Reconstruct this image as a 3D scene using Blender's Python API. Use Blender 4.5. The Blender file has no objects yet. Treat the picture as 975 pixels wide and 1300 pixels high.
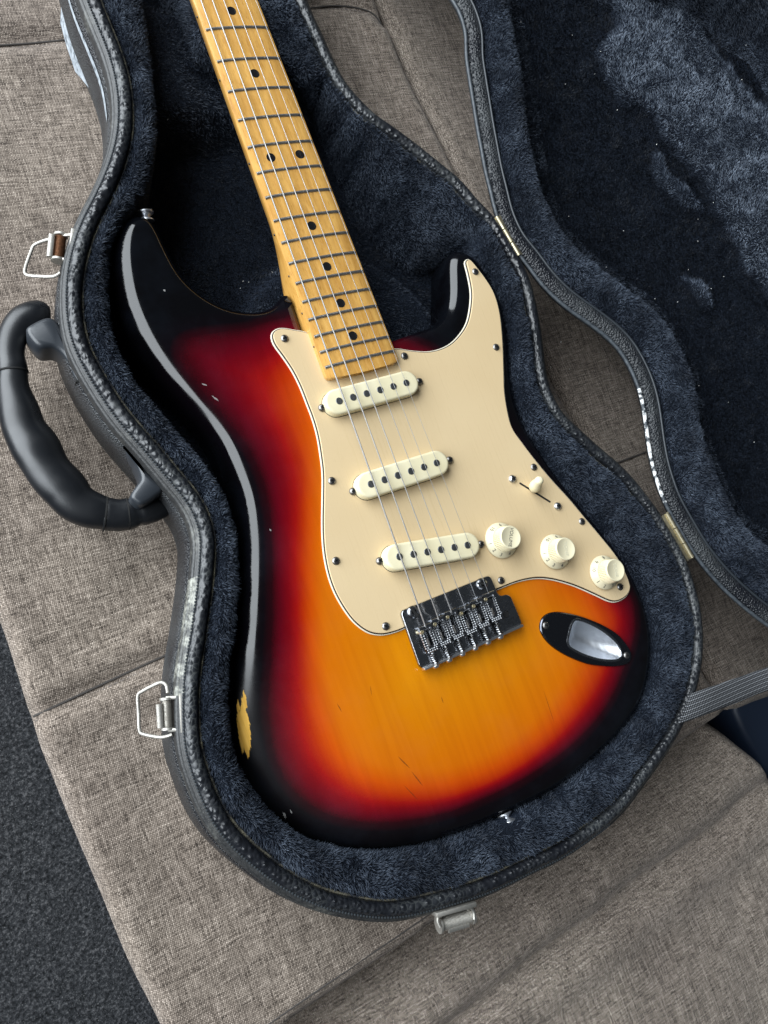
import bpy, bmesh, math, random
import numpy as np
from mathutils import Vector, Matrix
from mathutils.geometry import delaunay_2d_cdt
R_ = math.radians
MM = 0.001
scene = bpy.context.scene
col = scene.collection
rng = np.random.default_rng(7)

# ------------------------------------------------------------------ camera
# world: millimetres * 0.001; origin on the guitar top under the saddles, +y to the nut, +z out of the guitar top
CAM_R = np.array([[0.8558105, -0.3469347, 0.3836988], [-0.2896542, -0.9359543, -0.2002247], [0.4285894, 0.0602144, -0.9014906]])
CAM_C = np.array([-251.8427, 45.298, 488.2431])
CAM_F = 1020.9348            # focal length in units of 1/1300 of the picture height
cd = bpy.data.cameras.new('camera'); cam = bpy.data.objects.new('camera', cd); col.objects.link(cam)
cd.sensor_fit = 'VERTICAL'; cd.sensor_height = 36; cd.sensor_width = 27
cd.lens = CAM_F / 1300 * 36
cd.clip_start = 0.01; cd.clip_end = 20
m = Matrix.Identity(4)
for i in range(3):
    m[i][0] = CAM_R[0][i]; m[i][1] = -CAM_R[1][i]; m[i][2] = -CAM_R[2][i]; m[i][3] = CAM_C[i] * MM
cam.matrix_world = m
scene.camera = cam
cd.dof.use_dof = False

# ------------------------------------------------------------------ light
scene.view_settings.view_transform = 'Standard'
scene.view_settings.look = 'None'
scene.view_settings.exposure = 0.0
scene.view_settings.gamma = 1.0
w = bpy.data.worlds.new('World'); scene.world = w; w.use_nodes = True
bg = w.node_tree.nodes['Background']
bg.inputs[0].default_value = (0.80, 0.90, 1.0, 1)
bg.inputs[1].default_value = 0.07

def area(name, loc, target, sx, sy, power, color):
    ld = bpy.data.lights.new(name, 'AREA'); ld.shape = 'RECTANGLE'; ld.size = sx; ld.size_y = sy
    ld.energy = power; ld.color = color
    o = bpy.data.objects.new(name, ld); col.objects.link(o)
    o.location = loc
    o.rotation_euler = (Vector(target) - Vector(loc)).to_track_quat('-Z', 'Y').to_euler()
    return o
area('window_light', (-2.15, 1.62, 1.48), (0.0, 0.10, 0), 5.0, 3.1, 430, (0.885, 0.95, 1.0))

# ------------------------------------------------------------------ helpers
def at(px, py, z):
    """point (mm) on the level z that the photograph shows at a pixel: used to measure outlines off the photo"""
    d = CAM_R.T @ np.array([(px - 487.5) / CAM_F, (py - 650) / CAM_F, 1.0])
    return CAM_C + (z - CAM_C[2]) / d[2] * d
def pts(l, z=None):
    return np.array([at(p[0], p[1], p[2] if len(p) > 2 else z)[:2] for p in l])
def crs(P, step=3.0, closed=False):
    """Catmull-Rom through P, resampled evenly"""
    P = np.asarray(P, float); n = len(P); out = []
    idx = range(n) if closed else range(n - 1)
    for i in idx:
        if closed: a, b, c, d = P[(i-1) % n], P[i], P[(i+1) % n], P[(i+2) % n]
        else: a, b, c, d = P[max(i-1, 0)], P[i], P[i+1], P[min(i+2, n-1)]
        for t in np.linspace(0, 1, 12, endpoint=False):
            out.append(0.5*((2*b)+(-a+c)*t+(2*a-5*b+4*c-d)*t*t+(-a+3*b-3*c+d)*t**3))
    if not closed: out.append(P[-1])
    out = np.array(out); Q = np.vstack([out, out[:1]]) if closed else out
    s = np.r_[0, np.cumsum(np.linalg.norm(np.diff(Q, axis=0), axis=1))]
    N = max(4, int(round(s[-1] / step)))
    t = np.linspace(0, s[-1], N + (0 if closed else 1), endpoint=not closed)
    return np.stack([np.interp(t, s, Q[:, k]) for k in range(Q.shape[1])], 1)
def area2(P): return 0.5*np.sum(P[:,0]*np.roll(P[:,1],-1)-np.roll(P[:,0],-1)*P[:,1])
def smooth(a, n, closed=True):
    for _ in range(n):
        if closed: a = (np.roll(a,1,0)+2*a+np.roll(a,-1,0))/4
        else:
            b = a.copy(); b[1:-1] = (a[:-2]+2*a[1:-1]+a[2:])/4; a = b
    return a
def normals(P, closed=True, sm=2):
    """outward normals of a closed counter-clockwise path / left-hand normals of an open one"""
    if closed: T = np.roll(P,-1,0)-np.roll(P,1,0)
    else: T = np.gradient(P, axis=0)
    T = T/np.linalg.norm(T,axis=1)[:,None]
    N = np.stack([T[:,1], -T[:,0]],1); N = smooth(N, sm, closed)
    return N/np.linalg.norm(N,axis=1)[:,None]
def seg_dist(Q, P, closed=True):
    """distance of points Q to polyline P"""
    A = P if closed else P[:-1]; B = np.roll(P,-1,0) if closed else P[1:]
    best = np.full(len(Q), 1e9)
    for a, b in zip(A, B):
        ab = b-a; t = np.clip(((Q-a)@ab)/max(ab@ab,1e-9),0,1)
        d = np.hypot(*(Q-a-t[:,None]*ab).T); best = np.minimum(best, d)
    return best
def inside(Q, P):
    r = np.zeros(len(Q), bool)
    for a, b in zip(P, np.roll(P,-1,0)):
        c = (a[1] > Q[:,1]) != (b[1] > Q[:,1])
        with np.errstate(divide='ignore', invalid='ignore'):
            x = (b[0]-a[0])*(Q[:,1]-a[1])/(b[1]-a[1]+1e-12)+a[0]
        r ^= c & (Q[:,0] < x)
    return r
def sstep(x, a, b):
    t = np.clip((x-a)/(b-a), 0, 1); return t*t*(3-2*t)
def vnoise(x, y, seed=0):
    """smooth value noise, -1..1"""
    def h(i, j): 
        v = np.sin(i*127.1+j*311.7+seed*74.7)*43758.5453; return (v-np.floor(v))*2-1
    i, j = np.floor(x), np.floor(y); u, v = x-i, y-j; u = u*u*(3-2*u); v = v*v*(3-2*v)
    return (h(i,j)*(1-u)+h(i+1,j)*u)*(1-v)+(h(i,j+1)*(1-u)+h(i+1,j+1)*u)*v

def link(name, me, mats, parent=None, smooth_=True, loc=None):
    if not isinstance(mats, (list, tuple)): mats = [mats]
    for mt in mats: me.materials.append(mt)
    if smooth_:
        me.polygons.foreach_set('use_smooth', [True]*len(me.polygons))
    o = bpy.data.objects.new(name, me); col.objects.link(o)
    if parent: o.parent = parent
    if loc is not None: o.location = loc
    return o
def obj(name, V, F, mat, parent=None, sm=True, idx=None, angle=None):
    me = bpy.data.meshes.new(name)
    me.from_pydata([tuple(float(c)*MM for c in v) for v in V], [], [tuple(int(i) for i in f) for f in F])
    me.update()
    o = link(name, me, mat, parent, sm)
    if idx is not None: me.polygons.foreach_set('material_index', idx)
    if angle is not None: me.set_sharp_from_angle(angle=R_(angle))
    return o
def empty(name, label, cat):
    o = bpy.data.objects.new(name, None); col.objects.link(o); o.empty_display_size = .02
    o['label'] = label; o['category'] = cat; return o
class MB:
    """collects shapes into one mesh"""
    def __init__(s): s.V = []; s.F = []
    def add(s, V, F):
        o = len(s.V); s.V += [tuple(v) for v in V]; s.F += [tuple(i+o for i in f) for f in F]
    def lathe(s, prof, c, n=24, M=None, knurl=None):
        """prof: (r, z) bottom to top"""
        V = []; F = []
        for k, (r, z) in enumerate(prof):
            for i in range(n):
                rr = r*(1+(knurl[1] if (knurl and k in knurl[0] and i % 2) else 0))
                a = 2*math.pi*i/n; V.append((rr*math.cos(a), rr*math.sin(a), z))
        for k in range(len(prof)-1):
            for i in range(n):
                j = (i+1) % n; F.append((k*n+i, k*n+j, (k+1)*n+j, (k+1)*n+i))
        F.append(tuple(range(n-1,-1,-1))); F.append(tuple((len(prof)-1)*n+i for i in range(n)))
        if M is not None: V = [tuple(M @ Vector(v)) for v in V]
        s.add([(v[0]+c[0], v[1]+c[1], v[2]+c[2]) for v in V], F)
    def prism(s, P, z0, z1, bev=0.0):
        """closed outline P, extruded, with a small top bevel"""
        P = np.asarray(P, float)[:, :2]
        if area2(P) < 0: P = P[::-1]
        n = len(P); rings = [(P, z0)]
        if bev > 0:
            N = normals(P, True, 0); rings += [(P, z1-bev), (P-N*bev*.35, z1-bev*.35), (P-N*bev, z1)]
        else: rings += [(P, z1)]
        V = [(x, y, z) for Q, z in rings for x, y in Q]; F = []
        for k in range(len(rings)-1):
            for i in range(n):
                j = (i+1) % n; F.append((k*n+i, k*n+j, (k+1)*n+j, (k+1)*n+i))
        F.append(tuple(range(n-1,-1,-1))); F.append(tuple((len(rings)-1)*n+i for i in range(n)))
        s.add(V, F)
    def tube(s, P, r, n=10, closed=False, flat=1.0):
        P = [Vector(p) for p in P]; m_ = len(P); V = []; F = []
        rr = r if hasattr(r, '__len__') else [r]*m_
        up = Vector((0,0,1))
        for i, p in enumerate(P):
            a = P[(i-1) % m_] if closed or i else P[0]; b = P[(i+1) % m_] if closed or i < m_-1 else P[-1]
            t = (b-a).normalized()
            u = t.cross(up); u = u.normalized() if u.length > 1e-4 else Vector((1,0,0)); v = u.cross(t).normalized()
            for k in range(n):
                an = 2*math.pi*k/n; V.append(tuple(p+u*rr[i]*math.cos(an)+v*rr[i]*flat*math.sin(an)))
        for i in range(m_ if closed else m_-1):
            for k in range(n):
                l = (k+1) % n; j = (i+1) % m_; F.append((i*n+k, i*n+l, j*n+l, j*n+k))
        if not closed: F += [tuple(range(n-1,-1,-1)), tuple((m_-1)*n+k for k in range(n))]
        s.add(V, F)
    def box(s, c, d, rz=0, bev=0.3, M=None):
        x, y, z = d[0]/2, d[1]/2, d[2]/2; b = min(bev, x*.6, y*.6, z*.6); V = []
        bm = bmesh.new(); bmesh.ops.create_cube(bm, size=1)
        for v in bm.verts: v.co = Vector((v.co.x*2*x, v.co.y*2*y, v.co.z*2*z))
        if b > 0: bmesh.ops.bevel(bm, geom=bm.edges[:]+bm.verts[:], offset=b, segments=2, affect='EDGES', profile=.5)
        Mr = Matrix.Rotation(rz, 3, 'Z') if M is None else M
        bm.verts.index_update()
        V = [tuple(Mr @ v.co + Vector(c)) for v in bm.verts]; F = [[v.index for v in f.verts] for f in bm.faces]
        bm.free(); s.add(V, F)
    def ball(s, c, r, n=8, m_=6, sq=1.0):
        V = [(c[0], c[1], c[2]-r*sq)]; F = []
        for i in range(1, m_):
            p = -math.pi/2+math.pi*i/m_
            for k in range(n):
                a = 2*math.pi*k/n; V.append((c[0]+r*math.cos(p)*math.cos(a), c[1]+r*math.cos(p)*math.sin(a), c[2]+r*sq*math.sin(p)))
        V.append((c[0], c[1], c[2]+r*sq)); t = len(V)-1
        for k in range(n):
            l = (k+1) % n; F.append((0, 1+l, 1+k)); F.append((t, 1+(m_-2)*n+k, 1+(m_-2)*n+l))
            for i in range(m_-2): F.append((1+i*n+k, 1+i*n+l, 1+(i+1)*n+l, 1+(i+1)*n+k))
        s.add(V, F)
    def build(s, name, mat, parent=None, sm=True, angle=35):
        return obj(name, s.V, s.F, mat, parent, sm, angle=angle)

# ------------------------------------------------------------------ materials
def mat(name, color=(.5,.5,.5), rough=.5, metal=0, spec=.5, coat=0, coat_rough=.05, sheen=0):
    mt = bpy.data.materials.new(name); mt.use_nodes = True
    b = mt.node_tree.nodes['Principled BSDF']
    b.inputs['Base Color'].default_value = (*color, 1); b.inputs['Roughness'].default_value = rough
    b.inputs['Metallic'].default_value = metal; b.inputs['Specular IOR Level'].default_value = spec
    b.inputs['Coat Weight'].default_value = coat; b.inputs['Coat Roughness'].default_value = coat_rough
    b.inputs['Sheen Weight'].default_value = sheen
    return mt
class NT:
    def __init__(s, mt): s.t = mt.node_tree; s.b = s.t.nodes['Principled BSDF']; s.m = mt
    def n(s, typ, **kw):
        nd = s.t.nodes.new(typ)
        for k, v in kw.items():
            if k.startswith('i_'):
                key = k[2:]; key = int(key) if key.isdigit() else key
                nd.inputs[key].default_value = v
            else: setattr(nd, k, v)
        return nd
    def l(s, a, b): s.t.links.new(a, b)
    def coord(s, scale=(1,1,1), rot=(0,0,0), attr='Object'):
        tc = s.n('ShaderNodeTexCoord'); mp = s.n('ShaderNodeMapping')
        mp.inputs['Scale'].default_value = scale; mp.inputs['Rotation'].default_value = rot
        s.l(tc.outputs[attr], mp.inputs[0]); return mp.outputs[0]
    def noise(s, vec, scale, detail=3, rough=.5, dist=0):
        nd = s.n('ShaderNodeTexNoise'); nd.inputs['Scale'].default_value = scale; nd.inputs['Detail'].default_value = detail
        nd.inputs['Roughness'].default_value = rough; nd.inputs['Distortion'].default_value = dist
        s.l(vec, nd.inputs['Vector']); return nd.outputs['Fac']
    def ramp(s, fac, stops):
        nd = s.n('ShaderNodeValToRGB'); e = nd.color_ramp.elements
        while len(e) < len(stops): e.new(.5)
        for k, (p, c) in enumerate(stops):
            e[k].position = p; e[k].color = (*c, 1) if len(c) == 3 else c
        s.l(fac, nd.inputs[0]); return nd.outputs[0]
    def math(s, op, a, b=None, c=None, clamp=False):
        nd = s.n('ShaderNodeMath'); nd.operation = op; nd.use_clamp = clamp
        for k, x in enumerate((a, b, c)):
            if x is None: continue
            if isinstance(x, (int, float)): nd.inputs[k].default_value = x
            else: s.l(x, nd.inputs[k])
        return nd.outputs[0]
    def mix(s, fac, a, b, typ='MIX'):
        nd = s.n('ShaderNodeMix'); nd.data_type = 'RGBA'; nd.blend_type = typ
        for k, x in ((0, fac), (6, a), (7, b)):
            if isinstance(x, (int, float)): nd.inputs[k].default_value = x
            elif isinstance(x, tuple): nd.inputs[k].default_value = (*x, 1) if len(x) == 3 else x
            else: s.l(x, nd.inputs[k])
        return nd.outputs[2]
    def bump(s, h, strength=.3, dist=.001, prev=None):
        nd = s.n('ShaderNodeBump'); nd.inputs['Strength'].default_value = strength; nd.inputs['Distance'].default_value = dist
        s.l(h, nd.inputs['Height'])
        if prev: s.l(prev, nd.inputs['Normal'])
        return nd.outputs[0]
    def set(s, k, v): s.l(v, s.b.inputs[k])

def m_plush(name='plush', dark=(.003,.0042,.007), light=(.010,.014,.022)):
    mt = mat(name, rough=.9, spec=.1, sheen=.06); T = NT(mt)
    T.b.inputs['Sheen Tint'].default_value = (.45,.62,1,1); T.b.inputs['Sheen Roughness'].default_value = .45
    v = T.coord(); a = T.noise(v, 900, 4, .7); b = T.noise(v, 60, 3)
    T.set('Base Color', T.mix(b, T.ramp(a, [(.35, dark), (.65, light)]), dark))
    T.set('Normal', T.bump(a, .9, .003))
    return mt
def m_fur():
    mt = mat('plush_fibre', rough=.62, spec=.22, sheen=.0); T = NT(mt)
    at_ = T.n('ShaderNodeAttribute', attribute_name='fib')
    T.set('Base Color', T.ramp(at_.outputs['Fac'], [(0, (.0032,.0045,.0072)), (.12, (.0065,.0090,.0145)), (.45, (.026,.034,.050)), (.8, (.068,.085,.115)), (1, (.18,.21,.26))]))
    return mt
def m_leather(name='tolex', scale=420, worn=True):
    mt = mat(name, (.012,.014,.018), .38, spec=.6); T = NT(mt)
    v = T.coord(); vo = T.n('ShaderNodeTexVoronoi', feature='F1'); vo.inputs['Scale'].default_value = scale; T.l(v, vo.inputs['Vector'])
    ve = T.n('ShaderNodeTexVoronoi', feature='DISTANCE_TO_EDGE'); ve.inputs['Scale'].default_value = scale; T.l(v, ve.inputs['Vector'])
    h = T.math('SUBTRACT', 1.0, vo.outputs['Distance'])
    fine = T.noise(v, 2500, 2)
    T.set('Normal', T.bump(fine, .10, .0004, T.bump(T.math('MULTIPLY', h, h), .8, .0012)))
    if worn:
        wn = T.noise(v, 14, 5, .65); edge = T.ramp(ve.outputs['Distance'], [(.0, (1,1,1)), (.10, (.0,.0,.0))])
        dust = T.ramp(wn, [(.42, (0,0,0)), (.68, (1,1,1))])
        T.set('Base Color', T.mix(T.math('MULTIPLY', T.math('MULTIPLY', edge, dust), .8), T.mix(dust, (.008,.009,.012), (.018,.021,.025)), (.10,.105,.10)))
        T.set('Roughness', T.ramp(wn, [(.35, (.30,)*3), (.7, (.5,)*3)]))
    return mt
def m_fabric(name, ang, tint=(1,1,1), pitch=1.05, sc=1.0):
    mt = mat(name, rough=.85, spec=.2, sheen=.1); T = NT(mt)
    k = 1000/pitch
    v = T.coord(rot=(0,0,ang))
    wob = T.noise(v, 45, 3); 
    sep = T.n('ShaderNodeSeparateXYZ'); T.l(v, sep.inputs[0])
    ou = T.math('MULTIPLY_ADD', wob, .0022, sep.outputs[0]); ov = T.math('MULTIPLY_ADD', wob, -.0018, sep.outputs[1])
    su = T.math('SINE', T.math('MULTIPLY', ou, k*math.pi*2/2)); sv = T.math('SINE', T.math('MULTIPLY', ov, k*math.pi*2/2))
    weave = T.math('MULTIPLY', su, sv)                       # over / under checker of the threads
    wa = T.noise(T.coord((1, .08*sc, 1), (0,0,ang)), 1000, 2, .6)   # warp threads: long streaks
    we = T.noise(T.coord((.09, 1, 1), (0,0,ang)), 950, 2, .6)
    # one thread over, one under
    pick = T.math('MULTIPLY_ADD', weave, .8, .5, clamp=True)
    th = T.mix(pick, wa, we)
    c = T.ramp(th, [(.32, (.042,.034,.028)), (.45, (.185,.157,.134)), (.57, (.325,.283,.246)), (.71, (.56,.50,.445))])
    big = T.ramp(T.noise(v, 6, 4, .6), [(.3, (.86,.84,.84)), (.7, (1.08,1.08,1.06))])
    gap = T.math('ABSOLUTE', weave); gp = T.ramp(gap, [(0, (.34,.32,.31)), (.34, (1,1,1))])
    st = T.ramp(T.noise(T.coord((1,.02,1),(0,0,ang)), 230, 3, .7), [(.33, (.86,.85,.84)), (.55, (1.0,1.0,1.0)), (.8, (1.07,1.06,1.05))])
    c = T.mix(1, T.mix(1, T.mix(1, T.mix(1, c, big, 'MULTIPLY'), gp, 'MULTIPLY'), st, 'MULTIPLY'), tuple(tint), 'MULTIPLY')
    T.set('Base Color', c)
    T.set('Normal', T.bump(T.math('MULTIPLY_ADD', gap, .6, T.math('MULTIPLY', th, .8)), .55, .0008))
    return mt
def m_metal(name, color=(.55,.55,.56), rough=.2, grime=.35, gcol=(.10,.085,.07), sc=500):
    mt = mat(name, color, rough, 1.0); T = NT(mt); v = T.coord()
    n = T.noise(v, sc, 4, .65)
    T.set('Base Color', T.mix(T.math('MULTIPLY', T.ramp(n, [(.45, (0,0,0)), (.7, (1,1,1))]), grime), tuple(color), gcol))
    T.set('Roughness', T.ramp(n, [(.3, (rough,)*3), (.75, (min(1, rough+.3),)*3)]))
    T.set('Normal', T.bump(T.noise(v, sc*3, 3), .08, .0003))
    return mt

M = {}
M['plush'] = m_plush(); M['fur'] = m_fur()
M['leather'] = m_leather(); M['leather_fine'] = m_leather('tolex_fine', 900)
M['roll'] = m_leather('binding_pebbled', 300); M['roll_lid'] = m_leather('binding_fine', 620)
M['roll_lid'].node_tree.nodes['Principled BSDF'].inputs['Specular IOR Level'].default_value = .35
M['chrome'] = m_metal('chrome', (.34,.35,.37), .09, .6, (.03,.03,.035), 420)
M['bead'] = mat('bright_bead', (.85,.86,.87), .32, 1)
M['steel'] = m_metal('steel_screw', (.26,.25,.24), .28, .5, (.06,.05,.045), 1500)
M['latch'] = m_metal('aged_nickel', (.50,.48,.44), .46, .45, (.24,.21,.17), 700)
M['rust'] = m_metal('rusty_steel', (.30,.17,.10), .55, .7, (.12,.06,.035), 900)
M['brass'] = m_metal('dull_brass', (.55,.49,.34), .38, .4, (.25,.21,.14), 300)
M['fretwire'] = m_metal('fretwire', (.50,.50,.49), .28, .45, (.12,.11,.10), 1500)
M['string'] = mat('string', (.42,.42,.43), .38, 1)
M['wound'] = mat('wound_string', (.38,.37,.36), .45, 1)
M['black_plastic'] = mat('black_plastic', (.010,.010,.012), .35)
M['inlay'] = mat('black_inlay', (.008,.008,.009), .25)
M['slot'] = mat('slot_black', (.004,.004,.004), .8)
M['cup'] = m_metal('polished_cup', (.80,.82,.86), .26, .25, (.25,.27,.3), 260)

def m_pickguard():
    mt = mat('cream_pickguard', (.66,.55,.34), .34, spec=.4, coat=.15, coat_rough=.25); T = NT(mt)
    v = T.coord(); a = T.noise(v, 9, 3)
    T.set('Base Color', T.ramp(a, [(.3, (.575,.43,.245)), (.7, (.635,.49,.295))]))
    sc = T.noise(T.coord((1,.05,1),(0,0,.5)), 500, 5, .8)
    T.set('Normal', T.bump(T.noise(T.coord(), 70, 3), .05, .001))
    T.set('Roughness', T.ramp(sc, [(.42, (.26,)*3), (.62, (.44,)*3)]))
    return mt
M['guard'] = m_pickguard()
M['guard_white'] = mat('guard_white_ply', (.74,.68,.54), .4)
M['guard_black'] = mat('guard_black_ply', (.012,.012,.013), .4)
def m_cover():
    mt = mat('aged_white_plastic', (.76,.72,.53), .32, spec=.45); T = NT(mt); v = T.coord()
    T.set('Base Color', T.ramp(T.noise(v, 60, 4), [(.3, (.66,.585,.375)), (.7, (.73,.665,.465))]))
    return mt
M['cover'] = m_cover()
M['knob'] = mat('parchment_knob', (.64,.575,.395), .35)
M['print'] = mat('knob_print', (.05,.05,.045), .6)
M['emboss'] = mat('knob_worn_print', (.56,.53,.40), .5)

def m_maple():
    mt = mat('lacquered_maple', (.62,.36,.10), .3, coat=.7, coat_rough=.12); T = NT(mt)
    v = T.coord((1, .06, 1)); g = T.noise(v, 420, 4, .6, .3); f = T.noise(T.coord((1,.35,1)), 90, 4, .6, 1.0)
    fleck = T.noise(T.coord((1,.10,1)), 1700, 2, .5)
    c = T.ramp(g, [(.30, (.38,.170,.028)), (.5, (.56,.285,.058)), (.70, (.68,.38,.09))])
    c = T.mix(.55, c, T.ramp(f, [(.3, (.42,.205,.042)), (.7, (.72,.425,.12))]))
    c = T.mix(1, c, T.ramp(fleck, [(.3, (.74,.66,.5)), (.42, (1,1,1))]), 'MULTIPLY')
    T.set('Base Color', c); T.b.inputs['Roughness'].default_value = .35
    return mt
M['maple'] = m_maple()

def chip(p, q, z, hw, ext=1.12):
    a, b = at(*p, z)[:2]*MM, at(*q, z)[:2]*MM; c = (a+b)/2
    return (c[0], c[1], (b[0]-a[0])/(b[1]-a[1]), hw, abs(b[1]-a[1])/2*ext)
SCR = [chip(p, q, 0, h, 1.0) for p, q, h in (((505,960),(521,976),.00045),((522,979),(537,998),.0004),((512,996),(531,1016),.0003),((690,876),(704,919),.00022),((386,500),(390,512),.0004),((395,507),(400,516),.0005),((428,893),(434,904),.0003),((560,884),(563,893),.0003),((470,870),(472,884),.0002))]
NIC = [chip(p, q, -2, h, 1.0) for p, q, h in (((366,1034),(371,1043),.0006),((374,1030),(376,1036),.0004),((384,1064),(386,1067),.0005),((255,488),(262,491),.0008),((268,503),(277,511),.0005),((207,369),(209,372),.0006),((341,672),(343,675),.0004))]
def m_burst():
    mt = mat('sunburst_lacquer', rough=.3, spec=.0, coat=.9, coat_rough=.035); T = NT(mt)
    a = T.n('ShaderNodeAttribute', attribute_name='burst'); sp = T.noise(T.coord(), 1500, 2, .7); lo = T.noise(T.coord(), 26, 3)
    # speckle of the sprayed bands
    t = T.math('ADD', a.outputs['Fac'], T.math('MULTIPLY_ADD', sp, .05, -.025))
    t = T.math('ADD', t, T.math('MULTIPLY_ADD', lo, .04, -.02))
    c = T.ramp(t, [(0, (.0012,.0012,.0018)), (.15, (.0020,.0010,.0020)), (.22, (.014,.0006,.0022)), (.28, (.080,.0006,.005)), (.34, (.15,.0010,.004)), (.39, (.25,.0040,.003)), (.45, (.355,.022,.0012)), (.55, (.47,.060,.0008)), (.68, (.51,.106,.0008)), (.85, (.54,.158,.001)), (1, (.58,.205,.002))])
    gr = T.noise(T.coord((1,.045,1)), 210, 4, .6, .25); gr2 = T.noise(T.coord((1,.02,1),(0,0,0)), 26, 2, .5)
    c = T.mix(1, c, T.ramp(gr, [(.3, (.93,.90,.86)), (.55, (1,1,1)), (.75, (1.03,1.04,1.05))]), 'MULTIPLY')
    c = T.mix(1, c, T.ramp(gr2, [(.35, (.94,.91,.87)), (.6, (1.02,1.03,1.0))]), 'MULTIPLY')
    # bare wood where the lacquer is chipped off on the bass side edge
    tc = T.n('ShaderNodeTexCoord'); sep = T.n('ShaderNodeSeparateXYZ'); T.l(tc.outputs['Object'], sep.inputs[0])
    X, Y = sep.outputs[0], sep.outputs[1]
    jag = T.noise(T.coord((1,.25,1)), 700, 4, .75); j = T.math('MULTIPLY_ADD', jag, .008, -.004)
    def blob(cx, cy, slope, hw, hl, jw=.5):
        # slim slanted spindle: |x-cx-slope*(y-cy)|/hw + (|y-cy|/hl)^2 < 1
        dy = T.math('SUBTRACT', Y, cy); dx = T.math('SUBTRACT', T.math('SUBTRACT', X, cx), T.math('MULTIPLY', dy, slope))
        dx = T.math('ADD', dx, T.math('MULTIPLY', j, jw))
        e = T.math('ADD', T.math('DIVIDE', T.math('ABSOLUTE', dx), hw), T.math('POWER', T.math('ABSOLUTE', T.math('DIVIDE', dy, hl)), 2.0))
        return T.math('LESS_THAN', e, 1.0)
    b1 = blob(CH1[0], CH1[1], CH1[2], CH1[3], CH1[4]); b2 = blob(CH2[0], CH2[1], CH2[2], CH2[3], CH2[4]); b3 = blob(CH3[0], CH3[1], CH3[2], CH3[3], CH3[4])
    b = T.math('MAXIMUM', b1, T.math('MAXIMUM', b2, b3))
    z = T.math('GREATER_THAN', sep.outputs[2], -.016); b = T.math('MULTIPLY', b, z)
    wood = T.ramp(T.noise(T.coord((1,.1,1)), 400, 3), [(.3, (.56,.29,.045)), (.7, (.74,.44,.095))])
    c = T.mix(T.ramp(T.noise(T.coord(), 22, 4, .6), [(.45, (0,0,0)), (.75, (.5,.5,.5))]), c, T.mix(1, c, (.004,.006,.009), 'ADD'))
    scm = None
    for q_ in SCR:
        e_ = blob(*q_, jw=.08); scm = e_ if scm is None else T.math('MAXIMUM', scm, e_)
    c = T.mix(T.math('MULTIPLY', scm, .6), c, (.05,.02,.005))
    nim = None
    for q_ in NIC:
        e_ = blob(*q_, jw=.3); nim = e_ if nim is None else T.math('MAXIMUM', nim, e_)
    c = T.mix(T.math('MULTIPLY', nim, .5), c, (.42,.41,.40))
    T.set('Base Color', T.mix(b, c, wood))
    dull = T.math('MULTIPLY', T.ramp(T.math('MULTIPLY_ADD', Y, -20, .5, clamp=True), [(.0, (0,0,0)), (.8, (1,1,1))]), T.math('LESS_THAN', X, -.06))
    T.set('Coat Weight', T.math('MAXIMUM', T.math('SUBTRACT', T.math('MULTIPLY_ADD', b, -.85, .9), T.math('MULTIPLY', dull, .5)), .03)); 
    # light scuffing and fine swirl on the lacquer
    sc = T.noise(T.coord(), 38, 5, .7)
    T.set('Coat Roughness', T.math('ADD', T.ramp(sc, [(.4, (.075,)*3), (.75, (.17,)*3)]), T.math('MULTIPLY', dull, .35)))
    cb = T.n('ShaderNodeBump'); cb.inputs['Strength'].default_value = .012; cb.inputs['Distance'].default_value = .001
    T.l(T.noise(T.coord(), 120, 3), cb.inputs['Height']); T.l(cb.outputs[0], T.b.inputs['Coat Normal'])
    return mt
CH1 = chip((302,889), (311,957), -9, .0015, 1.05); CH2 = chip((311,898), (319,962), -5, .0025); CH3 = chip((311.5,877), (311.5,915), -4, .0016)
M['burst'] = m_burst()

# ================================================================== the ground, the seat cushions
def region_mesh(P, step, zf, hole=None):
    """triangulated sheet inside closed outline P (mm), heights from zf(x, y)"""
    if area2(P) < 0: P = P[::-1]
    P = np.asarray(P)
    x0, y0 = P.min(0); x1, y1 = P.max(0)
    gx, gy = np.meshgrid(np.arange(x0, x1, step), np.arange(y0, y1, step)); gx = gx + (np.arange(gx.shape[0]) % 2)[:, None]*step/2
    Q = np.stack([gx.ravel(), gy.ravel()], 1); Q = Q[inside(Q, P)]
    Q = Q[seg_dist(Q, P) > step*.5]
    H = []; he = []
    n = len(P)
    if hole is not None:
        Q = Q[~inside(Q, hole) & (seg_dist(Q, hole) > step*.5)]; H = [Vector(p) for p in hole]; nh = len(H)
        he = [(n+i, n+(i+1) % nh) for i in range(nh)]
    V2 = [Vector(p) for p in P]+H+[Vector(q) for q in Q]
    vs, es, fs, *_ = delaunay_2d_cdt(V2, [(i, (i+1) % n) for i in range(n)]+he, [], 0, 1e-4)
    vs = np.array([(v.x, v.y) for v in vs]); A = []
    for f in fs:
        c = vs[list(f)].mean(0); A.append(c)
    A = np.array(A); ok = inside(A, P)
    if hole is not None: ok &= ~inside(A, hole)
    F = [tuple(f) for f, k in zip(fs, ok) if k]
    return vs, F
def tri_up(vs, F):
    out = []
    for f in F:
        a, b, c = vs[f[0]], vs[f[1]], vs[f[2]]
        out.append(f if (b[0]-a[0])*(c[1]-a[1])-(b[1]-a[1])*(c[0]-a[0]) > 0 else f[::-1])
    return out
def boundary(F):
    ec = {}
    for f in F:
        for i in range(len(f)):
            a, b = f[i], f[(i+1) % len(f)]; ec[(a, b)] = 1
    return [(a, b) for (a, b) in ec if (b, a) not in ec]

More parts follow.
